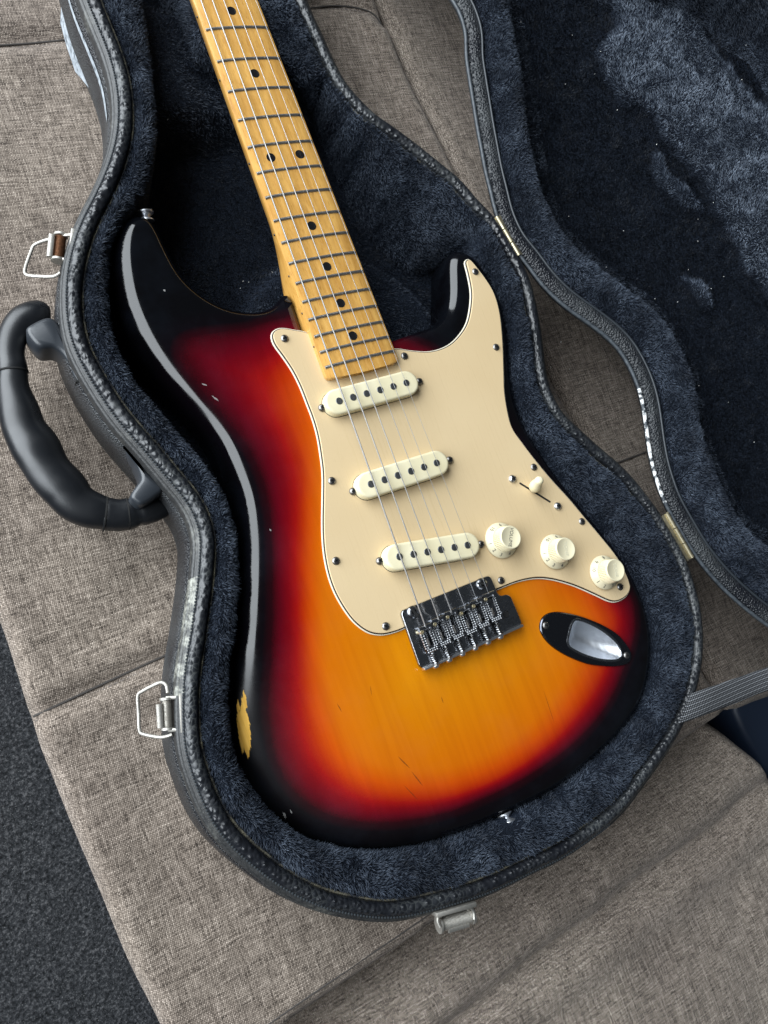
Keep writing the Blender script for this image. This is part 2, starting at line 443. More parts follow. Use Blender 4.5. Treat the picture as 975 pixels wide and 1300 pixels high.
carpet_m = mat('carpet', rough=.95, spec=.15); T = NT(carpet_m); v = T.coord()
a = T.noise(v, 330, 4, .8); b = T.noise(v, 800, 2, .6)
T.set('Base Color', T.mix(T.ramp(b, [(.66, (0,0,0)), (.76, (1,1,1))]), T.ramp(a, [(.36, (.006,.007,.008)), (.52, (.034,.036,.040)), (.68, (.13,.13,.135))]), (.26,.26,.26)))
T.set('Normal', T.bump(a, 1, .004))
V = [(-3000,-3000,-360),(3000,-3000,-360),(3000,3000,-360),(-3000,3000,-360)]
# a gently uneven sheet
N_ = 90; gx = np.linspace(-3000, 3000, N_); V = []; F = []
for j in range(N_):
    for i in range(N_):
        V.append((gx[i], gx[j], -360+3*vnoise(gx[i]/150, gx[j]/150)))
for j in range(N_-1):
    for i in range(N_-1): F.append((j*N_+i, j*N_+i+1, (j+1)*N_+i+1, (j+1)*N_+i))
g = obj('ground', V, F, carpet_m); g['kind'] = 'structure'; g['label'] = 'dark charcoal speckled carpet ground'

ZS = -70.0
GR = pts([(390,-200),(480,0),(534,118),(600,250),(652,365),(691,453),(722,514),(752,563),(820,690),(895,846),(930,899)], ZS)
EL = pts([(246,1398),(300,1350),(370,1302),(460,1240),(545,1182),(700,1070),(820,980),(930,901)], ZS)
LF = pts([(-330,80),(-200,330),(-120,500),(-50,670),(0,790),(20,850),(36,902),(41,914),(52,950),(66,985),(92,1050),(128,1135),(165,1225),(205,1305),(235,1380)], ZS)
SEAM = pts([(30,914),(42,910),(215,830),(500,706),(760,598),(824,572),(1200,420)], ZS)
SEAM2 = pts([(-60,58),(0,55),(85,48),(240,30),(395,8),(435,6),(470,14),(485,28)], ZS)
HS = {}
def zat(H, Q):
    return np.array([H[np.argsort(((H[:,:2]-q)**2).sum(1))[:3], 2].mean() for q in np.asarray(Q)[:, :2]])
def cushion(name, P, label, seams, fab, step, zbase, zb, edge_r, extra=None, grooves=()):
    P = np.asarray(P)
    if area2(P) < 0: P = P[::-1]
    vs, F = region_mesh(P, step, None); F = tri_up(vs, F)
    de = seg_dist(vs, P); t = np.clip(de/edge_r, 0, 1)
    z = zbase - edge_r*(1-np.sqrt(1-(1-t)**2))
    x, y = vs.T
    z = z + 2.2*vnoise(x/70, y/55, 3)*t + .9*vnoise(x/23+.2*y/30, y/31, 5)*t
    for S, dep, wd in seams:
        d = seg_dist(vs, S, False); z = z - dep*np.exp(-(d/wd)**2)*np.where(t > .3, 1, .6) + dep*.35*np.exp(-((d-wd*3)/(wd*2))**2)
    if extra: z = z + extra(x, y)
    bl = boundary(F); V = [(a, b, c) for a, b, c in zip(x, y, z)]
    n0 = len(V); low = {}
    for a, b in bl:
        for k in (a, b):
            if k not in low: low[k] = len(V); V.append((x[k], y[k], zb))
    HS[name+str(len(HS))] = V0 = np.array(V[:n0])
    F2 = list(F)+[(b, a, low[a], low[b]) for a, b in bl]
    o = obj(name, V, F2, fab, None); o['label'] = label; o['category'] = 'cushion'; o['group'] = 'woven cushions under the case'
    return o
fabA = m_fabric('linen_weave', R_(8), (1.04,1.0,.96)); fabB = m_fabric('linen_weave_right', R_(-8), (.96,.93,.90)); fabC = m_fabric('linen_weave_front', R_(-30), (1.06,1.04,1.01), 1.0, .4)
TL = [at(-300,-420,ZS)[:2], at(380,-420,ZS)[:2]]
PA = np.vstack([LF, EL, GR[::-1], [TL[1]], [TL[0]]])
cA = cushion('seat_cushion', crs(PA, 7, True), 'large grey-brown woven cushion under the guitar case, its left edge above the dark carpet', [(SEAM, 5.0, 5.0), (SEAM2, 4.0, 5.0), (GR, 2, 6)], fabA, 5, ZS, -340, 9)
# stitched welt threads along the seams
seam_m = mat('seam_thread', (.05,.044,.04), .9)
H_A = HS['seat_cushion0']

def seam_line(S, H, par, zo=.35, r=.75):
    Q = crs(S, 5); Q = Q[inside(Q, H[:, :2][np.argsort(np.arctan2(*(H[:, :2]-H[:, :2].mean(0)).T))][:1].repeat(3, 0)) | True]
    z = smooth(zat(H, Q), 2, False)+zo; mb = MB(); mb.tube(np.column_stack([Q, z]), r, 6, flat=.7); mb.build('seam', seam_m, par)
    return Q, z
seam_line(SEAM[1:6], H_A, cA); seam_line(SEAM2, H_A, cA); seam_line(EL[1:6]+np.array([-5.5, 9.0]), H_A, cA, .1, .55)
Q, z = seam_line(SEAM[:2]*0+SEAM[1:3], H_A, cA, .2, .3); N2 = normals(Q, False, 1); mb = MB()
for S in (SEAM[1:4], SEAM2):
    Q = crs(S, 4.2); z = smooth(zat(H_A, Q), 2, False)+.5; N2 = normals(Q, False, 1)
    for i in range(0, len(Q)-1):
        a, b = Q[i]+N2[i]*3.2, Q[i]+N2[i]*3.2+(Q[i+1]-Q[i])*.6; mb.tube([(a[0], a[1], z[i]), (b[0], b[1], z[i])], .32, 5)
o = mb.build('stitching', mat('stitch_thread', (.16,.14,.13), .9), cA); o['kind'] = 'stuff'
GR2 = GR + np.array([1.5, 0])
PB = np.vstack([GR2, pts([(975,888),(1080,850),(1500,700),(1700,200),(1500,-400)], ZS), [at(392,-330,ZS)[:2]]])
cB = cushion('seat_cushion', crs(PB, 8, True), 'grey-brown woven cushion at the right, beneath the open lid of the guitar case', [(SEAM[4:], 3.0, 2.2), (pts([(498,30),(520,75),(560,150),(620,268)], ZS)+6, 1.2, 3)], fabB, 6, ZS-1, -200, 9)
EC = pts([(238,1412),(300,1362),(370,1314),(460,1250),(545,1193),(700,1082),(820,990),(922,912)], ZS)
CR = pts([(560,1360),(636,1297),(700,1245),(736,1217),(766,1197),(847,1131),(947,1056),(990,1015),(1100,940)], ZS)
PC = np.vstack([EC, pts([(940,908),(958,925),(985,955),(1060,1040),(1300,1350),(1000,1800),(300,1800),(225,1600)], ZS)])
def creaseC(x, y):
    Q = np.stack([x, y], 1); d = seg_dist(Q, CR, False); e = seg_dist(Q, EC, False)
    return -30*np.exp(-(e/26)**2)-14*np.exp(-(e/75)**2) - 7.5*np.exp(-(d/8)**2) + 4*np.exp(-((d-24)/13)**2) - 3*np.exp(-(d/2.5)**2) + .7*vnoise((x+y)/60, (x-y)/22, 8)
cC = cushion('seat_cushion', crs(PC, 8, True), 'grey-brown woven cushion below the case at the lower right, creased by a long fold', [], fabC, 6, ZS-24, -200, 10, creaseC)
seam_line(SEAM[4:6]*np.array([1,1]), HS['seat_cushion1'], cB) if False else None
Qb = pts([(779,590),(790,585),(824,572),(900,540)], ZS); mb = MB(); mb.tube(np.column_stack([crs(Qb, 5), zat(HS['seat_cushion1'], crs(Qb, 5))+.35]), .8, 6, flat=.7); mb.build('seam', seam_m, cB)
# dark blue thing glimpsed past the cushions at the right edge
nv = mat('navy_vinyl', (.012,.022,.045), .5); V = []; F = []
blk = pts([(930,880),(1130,760),(1300,900),(1120,1090)], -150); mb = MB(); mb.prism(crs(blk, 20, True), -190, -150, 6)
o = mb.build('navy_panel', nv); o['label'] = 'dark navy panel glimpsed between two cushions at the right edge'; o['category'] = 'panel'

# ================================================================== the case
case = empty('guitar_case', 'open black guitar case with navy plush lining, its lid folded out to the right', 'guitar case')
RPX = [(-30,-430),(30,-260),(85,-120),(112,-25),(130,22),(146,62),(156,98),(160,138),(157,174),(147,210),(133,243),(116,276),(106,301),(97,337),(94,368),(95,399),(101,430),(113.6,458),(128,483),(145,510),(164,535),(184.6,558),(205,582),(223,604),(241,625),(255,648),(262.5,670),(265,690),(263.5,714),(261,745),(257,773),(253,804),(248,832),(244.5,860),(243,886),(243.5,919),(246,950),(253,975),(263,1003),(277,1034),(292.6,1057),(313,1078),(334,1096),(361,1116),(389,1132),(420,1144.6),(453,1152),(484,1156),(514.6,1155),(543,1148.5),(571,1141),(616,1127),(650,1112),(680.5,1096.7),(714,1081),(744.6,1061),(773,1040),(796,1017),(812,995),(835,963.6),(856,931),(874,895),(884,860),(889,828),(889,797),(885,766),(877,738),(868,711),(857,690),(846,672),(834,652),(818,631),(803,612),(783,592),(760,573),(735,550),(714,530),(701,509),(693,489),(687,461),(683,425),(676,384),(667,350),(654,325),(639,299),(624,276),(603,255),(583,231),(555,208),(529,187),(498,164),(472,146),(452,125.6),(434,105),(418.7,77),(408.5,54),(398,31),(388,10),(372,-35),(350,-100),(312,-230),(260,-400)]
ZR = 2.0
RC = smooth(crs(pts(RPX, ZR), 3.0, True), 6)
if area2(RC) < 0: RC = RC[::-1]
RN = normals(RC, True, 6)

# body outline is needed for the lining too -------------------------------------------------
BODY_PX = [(175,272,-5),(190.5,278,-7),(203,299,-6),(213.6,322,-6),(229,350,-6),(249.5,371,-6),(272.6,386,-6),(293,394,-6),(320,397,-6),(339.5,393.5,-6),(350,386,-6),(357,376,-5),(362,368,-4),(370,372,-3)]
pA = [at(*p)[:2] for p in BODY_PX]
pB = [np.array(p, float) for p in [(-27,228),(-27,206),(-10,192),(14,190),(26,192)]]
BODY_PX2 = [(502,437,-20),(515,435,-28),(530,431.5,-30),(541,424,-30),(547,411,-30),(550,392,-30),(550,370,-30),(551,350,-28),(558,334,-22),(571,321,-12),(588,316,-4),(602.6,322.6,-3),(619,341,-2),(631,363,-2),(639.5,386,-2),(645.6,415,-2),(649.7,464,-2),(651.5,487,-2),(657,512,-2),(669,542,-2),(688,573,-2),(704,597,-2),(725,624,-2),(752,657,-2),(776,687,-2),(796,714,-2),(811,743,-2),(822,773,-2),(828,803,-2),(828.5,835,-2),(824,866,-2),(813,896,-3),(795,922,-3),(773,947,-3),(745,972,-3),(713,998,-3),(676,1019,-3),(638,1036,-3),(598,1053,-3),(560,1067,-3),(520,1077,-3),(486,1081,-4),(455,1081,-5),(428,1077,-5),(400,1069,-6),(372,1054,-6),(349,1035,-6),(330,1012,-7),(315,987,-7),(306,958,-7),(300,925,-7),(298,893,-7),(300,855,-7),(304,817,-7),(306.5,791,-7),(309,765,-7),(310.5,727,-7),(310.5,690,-7),(308.5,660,-7),(304,630,-7),(294,600,-7),(280,566,-7),(262,538,-7),(238,510,-7),(220,489,-7),(200,465,-7),(182,440,-7),(167,414,-7),(154,384,-7),(147,357,-7),(143,328,-7),(143.5,305,-7),(149,288,-7),(160,276,-6)]
pC = [at(*p)[:2] for p in BODY_PX2]
BODY = smooth(crs(np.array(pA+pB+pC), 2.5, True), 1)
if area2(BODY) < 0: BODY = BODY[::-1]
_n = normals(BODY, True, 2); BODY = smooth(BODY+_n*smooth(3.4*sstep(-_n[:,0], .15, .6)*(BODY[:,0] < -70)*sstep(BODY[:,1], -60, -20), 12)[:,None], 8)

def ray_inner(P, N, I, dmax=120):
    """distance from each P along -N to polyline I"""
    out = np.full(len(P), np.nan); A, B = I[:-1], I[1:]
    for k, (p, n) in enumerate(zip(P, -N)):
        e = B-A; w_ = A-p; den = n[0]*e[:,1]-n[1]*e[:,0]; den = np.where(abs(den) < 1e-9, 1e-9, den)
        t = (w_[:,0]*e[:,1]-w_[:,1]*e[:,0])/den; u = (w_[:,0]*n[1]-w_[:,1]*n[0])/den
        ok = (u >= 0) & (u <= 1) & (t > 2) & (t < dmax)
        if ok.any(): out[k] = t[ok].min()
    return out
IL = pts([(60,-300),(120,-160),(172,-30),(186,40),(190,85),(194,115),(197,149),(196,179),(191,210),(184,238),(174,256),(160,270),(144,289),(137,310),(135,343),(135,373),(140,414),(152,452),(168,483),(187,503),(208,529),(228,552),(251,580),(269,603),(284,631),(296,659),(300,690),(303,720),(302.5,750),(299,780),(295,812),(291,845),(289,881),(290,915),(293,945),(301,972)], 1.0)
IU = pts([(592,312),(560,330),(535,345),(505,325),(480,298),(455,262),(430,205),(408,150),(394,105),(384,60),(372,10),(355,-60),(300,-230)], -40)
bi = [np.array(p) for p in BODY]
# lower / right part: the lining presses on the body
bn = normals(BODY); BO = BODY+bn*2.0
def sub(P, a, b):
    """stretch of closed P from the point nearest a to the one nearest b, going forward"""
    i = np.argmin(((P-a)**2).sum(1)); j = np.argmin(((P-b)**2).sum(1))
    return P[i:j+1] if i <= j else np.vstack([P[i:], P[:j+1]])
IB = sub(BO, at(312,985,0)[:2], at(610,326,-2)[:2])       # counter-clockwise: left side, bottom, right
d1 = ray_inner(RC, RN, crs(IL, 3)); d2 = ray_inner(RC, RN, IB); d3 = ray_inner(RC, RN, crs(IU, 3))
dd = np.fmin(np.fmin(np.where(np.isnan(d1), 999, d1), np.where(np.isnan(d2), 999, d2)), 900)
isu = np.isnan(d1) & np.isnan(d2) & ~np.isnan(d3)
dd = np.where(dd > 130, np.where(np.isnan(d3), np.nan, d3), dd)
zi = np.where(isu, -40.0, 0.0)
k = np.arange(len(dd)); ok = ~np.isnan(dd); dd = np.interp(k, k[ok], dd[ok])
dd = np.clip(smooth(dd, 12), 10, 85); zi = smooth(zi, 12)

def sweep(P, N, prof, closed=True):
    """prof(i) -> list of (outward offset, z)"""
    V = []; F = []; n = len(P); m_ = None
    for i in range(n):
        pr = prof(i) if callable(prof) else prof
        m_ = len(pr)
        for u, z in pr: V.append((P[i][0]+N[i][0]*u, P[i][1]+N[i][1]*u, z))
    for i in range(n if closed else n-1):
        j = (i+1) % n
        for k in range(m_-1): F.append((i*m_+k, j*m_+k, j*m_+k+1, i*m_+k+1))
    return V, F
def arc(c, r, a0, a1, n):
    return [(c[0]+r*math.cos(R_(a0+(a1-a0)*k/n)), c[1]+r*math.sin(R_(a0+(a1-a0)*k/n))) for k in range(n+1)]

# shell of the lower case: rounded leathercloth wall and bottom
shell_prof = [(8.6,-13.5),(9.6,-15),(10.5,-24),(11,-48),(9.5,-57),(5.5,-64),(-2,-68),(-12,-69.3),(-40,-69.3)]
V, F = sweep(RC, RN, shell_prof)
obj('outer_shell', V, F, M['leather_fine'], case)
# ribbed valance strip along the edge, worn pale in places
strip_m = mat('worn_valance', rough=.45); T = NT(strip_m); v = T.coord()
wn = T.noise(v, 17, 5, .7); w2 = T.noise(v, 350, 4, .7)
tc = T.n('ShaderNodeTexCoord'); sp_ = T.n('ShaderNodeSeparateXYZ'); T.l(tc.outputs['Object'], sp_.inputs[0])
_a, _b = float(at(240,735,-3)[1]*MM), float(at(222,885,-3)[1]*MM)
yz = T.math('MULTIPLY', T.math('LESS_THAN', sp_.outputs[1], _a), T.math('GREATER_THAN', sp_.outputs[1], _b)); yz = T.math('MULTIPLY', yz, T.math('LESS_THAN', sp_.outputs[0], -.1))
wear = T.math('MULTIPLY', T.math('MAXIMUM', T.ramp(wn, [(.55, (0,0,0)), (.68, (.45,.45,.45))]), T.math('MULTIPLY', yz, T.ramp(T.noise(v, 110, 4, .75), [(.42, (.08,.08,.08)), (.56, (.95,.95,.95))]))), T.ramp(w2, [(.38, (.15,)*3), (.6, (1,)*3)]))
T.set('Base Color', T.mix(wear, T.ramp(w2, [(.3, (.010,.011,.012)), (.7, (.040,.040,.040))]), (.30,.30,.26))); T.set('Normal', T.bump(w2, .4, .0008))
V, F = sweep(RC, RN, [(3.2,-1.5),(4.0,-.2),(5.0,-.6),(5.3,-2.0),(6.0,-1.9),(6.9,-2.8),(7.0,-4.6),(7.7,-4.8),(8.4,-6.0),(8.6,-13.5)])
obj('edge_strip', V, F, strip_m, case)
V, F = sweep(RC, RN, arc((0,-1.6), 4.2, -10, 190, 10))
obj('binding_roll', V, F, M['roll'], case)
# pale scuff where the cloth has worn off the wall beside the neck
sel = [i for i in range(len(RC)) if RC[i][0] < -60 and 383 < RC[i][1] < 500]; sel = sorted(sel, key=lambda i: RC[i][1]); V = []; F = []
y0_, y1_ = RC[sel[0]][1], RC[sel[-1]][1]
for i in sel:
    f_ = (RC[i][1]-y0_)/(y1_-y0_); wz_ = 1+44*min(1, f_*1.5)+.8*vnoise(RC[i][1]/6, 0, 9); u0_ = 9.9
    for k_ in range(5):
        z_ = -17-3*f_-wz_*k_/4; V.append((RC[i][0]+RN[i][0]*(10.2+(-15-z_)*.012+.15), RC[i][1]+RN[i][1]*(10.2+(-15-z_)*.012+.15), z_))
for i in range(len(sel)-1):
    for k_ in range(4): F.append((i*5+k_, (i+1)*5+k_, (i+1)*5+k_+1, i*5+k_+1))
scuff = mat('bare_scuff', rough=.6); T = NT(scuff); T.set('Base Color', T.ramp(T.noise(T.coord((1,1,1)), 160, 5, .75), [(.36, (.03,.035,.04)), (.46, (.25,.28,.31)), (.65, (.42,.45,.48))])); T.set('Normal', T.bump(T.noise(T.coord(), 300, 4), .6, .001))
obj('worn_patch', V, F, scuff, case)
# beaded stitch line beside the roll
mb = MB()
BS = crs(RC+RN*4.4, 2.0, True)
vis = [p for p in BS if -230 < p[0] < 60 and p[1] < 480]
bead_V = []; bead_F = []
for p in vis: mb.box((p[0], p[1], -.2), (1.3, 1.3, .9), 0, .35)
o = mb.build('stitching', mat('rim_stitch', (.03,.035,.04), .4), case); o['kind'] = 'stuff'
# glue line / raw hem inside the roll
hem_m = mat('hem', rough=.8); T = NT(hem_m); wn = T.noise(T.coord(), 60, 5, .75)
T.set('Base Color', T.ramp(wn, [(.45, (.012,.013,.016)), (.62, (.16,.145,.10)), (.75, (.34,.31,.22))])); T.set('Normal', T.bump(T.noise(T.coord(), 900, 3), .8, .001))
V, F = sweep(RC, RN, [(-3.9,-3),(-4.4,-2.3),(-5.2,-1.6),(-6.0,-2.6),(-6.4,-6)])
obj('lining_hem', V, F, hem_m, case)

# plush lining: a padded ridge then the wall down to the floor
ZF = -49.0
def plush_prof(i):
    d = dd[i]; zz = zi[i]; s = min(d, 30); k = -zz/40.0        # k=1: broad slope down to the well
    top = 3.0*(1-k)+1.0*k
    P = [(-6,-5), (-7.5,-1), (-9.5, top-1.0), (-9.5-(d-9.5)*.2, top+.4-5*k), (-9.5-(d-9.5)*.45, top+.2-14*k), (-9.5-(d-9.5)*.7, top-1.2-26*k), (-9.5-(d-9.5)*.88, top-3.5-34*k), (-d, top-8-36*k), (-d-.8, -26-20*k), (-d-1.2, -38-9*k), (-d-2, ZF)]
    return P
V, F = sweep(RC, RN, plush_prof)
V = np.array(V)
# brushed unevenness of the padding
V[:,2] += np.where(V[:,2] > -44, 1.1*vnoise(V[:,0]/16, V[:,1]/16, 11)+.6*vnoise(V[:,0]/7, V[:,1]/7, 12), 0)
lining_V, lining_F = V, F
obj('plush_lining', V, F, M['plush'], case)

# floor of the case with its padded mounds
def arcmound(x, y, cx, cy, r, w_, h):
    d = np.hypot(x-cx, y-cy)-r; return h*np.exp(-(d/w_)**2)
def floor_z(x, y):
    z = ZF+.8*vnoise(x/22, y/22, 21)
    # raised round pad that fills the hollow between the horns
    c = at(445, 455, -30)[:2]; d = np.hypot(x-c[0], (y-c[1])*1.0)
    z = z + 20*(1-sstep(d, 76, 90))
    # block that carries the neck
    z = z + 30*sstep(y, 372, 402)*(1-sstep(y, 470, 500))*(1-.55*np.exp(-((x+2)/30)**2))
    return z
FP = RC-RN*7
vs, F = region_mesh(FP[::2], 5, None); F = tri_up(vs, F)
fz = floor_z(vs[:,0], vs[:,1]); de = seg_dist(vs, FP[::2]); 
fV = np.column_stack([vs, np.where(de < 3, ZF-2, fz)]); floor_F = F
obj('plush_floor', fV, F, M['plush'], case)

# ---- fibres
def bary(V, F, n, keep=None, dens=None):
    tri = []
    for f in F:
        for k in range(1, len(f)-1): tri.append((f[0], f[k], f[k+1]))
    tri = np.array(tri); A, B, C = V[tri[:,0]], V[tri[:,1]], V[tri[:,2]]
    N = np.cross(B-A, C-A); ar = np.linalg.norm(N, axis=1)/2; N = N/np.maximum(ar[:,None]*2, 1e-9)
    cen = (A+B+C)/3; wgt = ar.copy()
    if keep is not None: wgt = wgt*keep(cen)
    wgt = wgt/wgt.sum(); idx = rng.choice(len(tri), n, p=wgt)
    r1, r2 = np.sqrt(rng.random(n)), rng.random(n)
    p = A[idx]*(1-r1)[:,None]+B[idx]*(r1*(1-r2))[:,None]+C[idx]*(r1*r2)[:,None]
    return p, N[idx]
def in_view(c):
    q = (c-CAM_C)@CAM_R.T; u = 487.5+CAM_F*q[:,0]/q[:,2]; v = 650+CAM_F*q[:,1]/q[:,2]
    m1 = (u > -60) & (u < 1035) & (v > -60) & (v < 1360)
    return np.where(m1, 1.0, .03)
def fur(name, V, F, n, length, parent, tone, width=.34, nap=(0.2,-1.0), seed=0, lean=1.0, keep=in_view):
    p, N = bary(np.asarray(V, float), F, n, keep)
    N = np.where((N[:,2] < 0)[:,None] & (abs(N[:,2:]) > .2), -N, N)
    # nap direction: slowly turning, combed into locks
    sw = vnoise(p[:,0]/17, p[:,1]/17, seed+1)*1.5+vnoise(p[:,0]/6, p[:,1]/6, seed+2)*1.1
    base = math.atan2(nap[1], nap[0]); an = base+sw
    t = np.stack([np.cos(an), np.sin(an), -.1+0*an], 1); t = t-N*(t*N).sum(1)[:,None]; t /= np.linalg.norm(t, axis=1)[:,None]+1e-9
    ln = lean*(.75+.5*vnoise(p[:,0]/11, p[:,1]/11, seed+3))
    jit = rng.normal(0, .33, (n, 3))
    d1_ = N+t*ln[:,None]*.7+jit; d1_ /= np.linalg.norm(d1_, axis=1)[:,None]
    d2_ = N*.45+t*ln[:,None]*1.3+jit*1.2; d2_ /= np.linalg.norm(d2_, axis=1)[:,None]
    L = length*(.6+.7*rng.random(n))*(1+.25*vnoise(p[:,0]/5, p[:,1]/5, seed+4))
    side = np.cross(d1_, rng.normal(0, 1, (n,3))); side /= np.linalg.norm(side, axis=1)[:,None]+1e-9
    w_ = width*(.7+.6*rng.random(n))
    p0 = p-N*.3; p1 = p+d1_*(L*.5)[:,None]; p2 = p1+d2_*(L*.5)[:,None]
    S = side*w_[:,None]/2
    Vv = np.empty((n, 5, 3)); Vv[:,0] = p0-S; Vv[:,1] = p0+S; Vv[:,2] = p1-S*.85; Vv[:,3] = p1+S*.85; Vv[:,4] = p2
    b5 = np.arange(n)*5
    me = bpy.data.meshes.new(name)
    me.vertices.add(n*5); me.vertices.foreach_set('co', (Vv.reshape(-1)*MM).astype(np.float32))
    q = np.stack([b5, b5+1, b5+3, b5+2], 1); tr = np.stack([b5+2, b5+3, b5+4], 1)
    loops = np.concatenate([q, tr], 1).reshape(-1)
    me.loops.add(n*7); me.loops.foreach_set('vertex_index', loops.astype(np.int32))
    me.polygons.add(n*2)
    st = np.stack([np.arange(n)*7, np.arange(n)*7+4], 1).reshape(-1)
    me.polygons.foreach_set('loop_start', st.astype(np.int32))
    me.update(calc_edges=True)
    col_ = np.clip(tone(p)+rng.normal(0, .10, n), 0, 1)
    at5 = np.repeat(col_, 5).reshape(n, 5); at5[:, :2] *= .45; at5[:, 4] = np.clip(at5[:, 4]*1.25, 0, 1)
    a = me.attributes.new('fib', 'FLOAT', 'POINT'); a.data.foreach_set('value', at5.reshape(-1).astype(np.float32))
    o = link(name, me, M['fur'], parent, False); o['kind'] = 'stuff'
    return o
BUT = [at(643,1040,-4), at(186,270,-8)]
def near_button(c):
    k_ = in_view(c)
    for b_ in BUT: k_ = k_*np.where(np.hypot(c[:,0]-b_[0], c[:,1]-b_[1]) < 10, .02, 1)
    return k_
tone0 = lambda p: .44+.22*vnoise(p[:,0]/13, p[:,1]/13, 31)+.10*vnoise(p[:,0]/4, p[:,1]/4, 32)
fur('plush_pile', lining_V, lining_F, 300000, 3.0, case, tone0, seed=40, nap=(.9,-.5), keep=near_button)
not_under = lambda c: in_view(c)*np.where(inside(c[:,:2], BODY-normals(BODY)*8), .02, 1.0)
tone_f = lambda p: .09+.10*vnoise(p[:,0]/15, p[:,1]/15, 33)+.30*sstep(p[:,2], -44, -34)  # shading painted into the fibres: dark in the well, lighter on raised pads
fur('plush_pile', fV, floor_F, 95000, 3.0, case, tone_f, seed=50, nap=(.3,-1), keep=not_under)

# ---- the lid: same outline mirrored over the hinge line, leaning up a little to the right
PHI = R_(20)
h1 = at(645,298,ZR); h2 = at(863,680,ZR); hd = (h2-h1)/np.linalg.norm(h2-h1); hn = np.array([-hd[1], hd[0], 0.0]); hn = hn if hn[0] > 0 else -hn
up_ = np.array([0,0,1.0]); tdir = hn*math.cos(PHI)+up_*math.sin(PHI); ndir = up_*math.cos(PHI)-hn*math.sin(PHI)
def at_lid(px, py, off=0.0):
    """flat lid coordinates (mm) of what a pixel shows on the plane `off` mm above the lid rim"""
    d = CAM_R.T @ np.array([(px-487.5)/CAM_F, (py-650)/CAM_F, 1.0]); o = h1+ndir*off
    t = ((o-CAM_C)@ndir)/(d@ndir); p = CAM_C+t*d-h1
    return (h1+hd*(p@hd)+hn*(p@tdir))[:2]
def lpts(l, off=0.0): return np.array([at_lid(a, b, off) for a, b in l])
def lid_world(V):
    q = np.asarray(V, float)-h1; return h1+np.outer(q@hd, hd)+np.outer(q@hn, tdir)+np.outer(q[:,2], ndir)
LC = RC-2*((RC-h1[:2])@hn[:2])[:,None]*hn[:2]; LC = LC[::-1].copy(); LN = normals(LC, True, 6)
LE = crs(lpts([(540,-60),(555,-25),(568,5),(583,38.5),(596,102.6),(606,164),(614,205),(621.5,240),(631.5,276),(647,309.5),(667.4,332.6),(685.4,358),(713.6,386.4),(749.5,412),(782.8,440),(801,470),(814,501.5),(820.5,542.6),(827,583.6),(837,619.5),(847.5,645),(868,681),(886,709.5),(907.7,736.4),(934.6,763),(961.6,785),(985,802),(1030,830)]), 3)
ro = ray_inner(LC, LN, LE, 45); ri = ray_inner(LC, -LN, LE, 45)
sh = np.where(~np.isnan(ro) & (np.isnan(ri) | (ro < ri)), -ro, ri); near = ((LC-h1[:2])@hn[:2]) < 60
sh = np.where(near & (abs(sh) < 30), sh, np.nan); fin = ~np.isnan(sh); kk = np.arange(len(sh)); nn = len(sh)
sh = np.interp(kk, np.r_[kk[fin]-nn, kk[fin], kk[fin]+nn], np.tile(sh[fin], 3)); wt_ = smooth(fin.astype(float), 3)
gap_ = np.array([min(abs(k_-kk[fin]).min(), nn-abs(k_-kk[fin]).max()) for k_ in kk])*3.0; wt_ = np.clip(1-gap_/160, 0, 1); wt_ = wt_*wt_*(3-2*wt_)
sh = smooth(sh, 8)*wt_
LC = smooth(LC+LN*sh[:,None], 4); LN = normals(LC, True, 6)
lid_e = bpy.data.objects.new('lid', None); col.objects.link(lid_e); lid_e.parent = case
B3 = Matrix((tuple(hd), tuple(hn), (0,0,1))).transposed(); W3 = Matrix((tuple(hd), tuple(tdir), tuple(ndir))).transposed(); Rl = W3 @ B3.inverted()
hv = Vector(h1)*MM; lid_e.matrix_local = Matrix.Translation(hv) @ Rl.to_4x4() @ Matrix.Translation(-hv)
V, F = sweep(LC, LN, [(0.2,-1.2),(-.5,-5),(-6,-13),(-16,-24),(-30,-38),(-55,-46)])
obj('outer_shell', V, F, M['leather_fine'], lid_e)
V, F = sweep(LC, LN, arc((-1.2,-.6), 1.5, -20, 180, 6))
pale = mat('worn_piping', rough=.5); T = NT(pale); wn = T.noise(T.coord(), 11, 4, .6); w2 = T.noise(T.coord(), 300, 3, .7)
tc = T.n('ShaderNodeTexCoord'); sp_ = T.n('ShaderNodeSeparateXYZ'); T.l(tc.outputs['Object'], sp_.inputs[0])
# the cloth is rubbed through to white on one stretch of the lid edge
wa = np.append(at_lid(820,490), 0)*MM; wb = np.append(at_lid(840,640), 0)*MM
m1 = T.math('MULTIPLY', T.math('LESS_THAN', sp_.outputs[1], float(wa[1])), T.math('GREATER_THAN', sp_.outputs[1], float(wb[1])))
m1 = T.math('MULTIPLY', m1, T.math('GREATER_THAN', sp_.outputs[0], .15)); m1 = T.math('MULTIPLY', m1, T.math('LESS_THAN', sp_.outputs[0], .30))
m1 = T.math('MULTIPLY', m1, T.ramp(T.noise(T.coord(), 150, 4, .75), [(.46, (.0,)*3), (.53, (1,)*3)]))
T.set('Base Color', T.mix(m1, T.ramp(w2, [(.3, (.015,.019,.024)), (.7, (.06,.07,.08))]), (.70,.70,.69)))
obj('piping', V, F, pale, lid_e)
V, F = sweep(LC, LN, [(-2.6,-1.6),(-4.5,-.3),(-8,.6),(-11.5,.4),(-14,-1.2)])
obj('binding_roll', V, F, M['roll_lid'], lid_e)
V, F = sweep(LC, LN, [(u-14.3, z-.6) for u, z in arc((0,0), 1.0, -10, 190, 5)])
obj('piping', V, F, mat('lid_inner_piping', (.018,.022,.027), .4), lid_e)
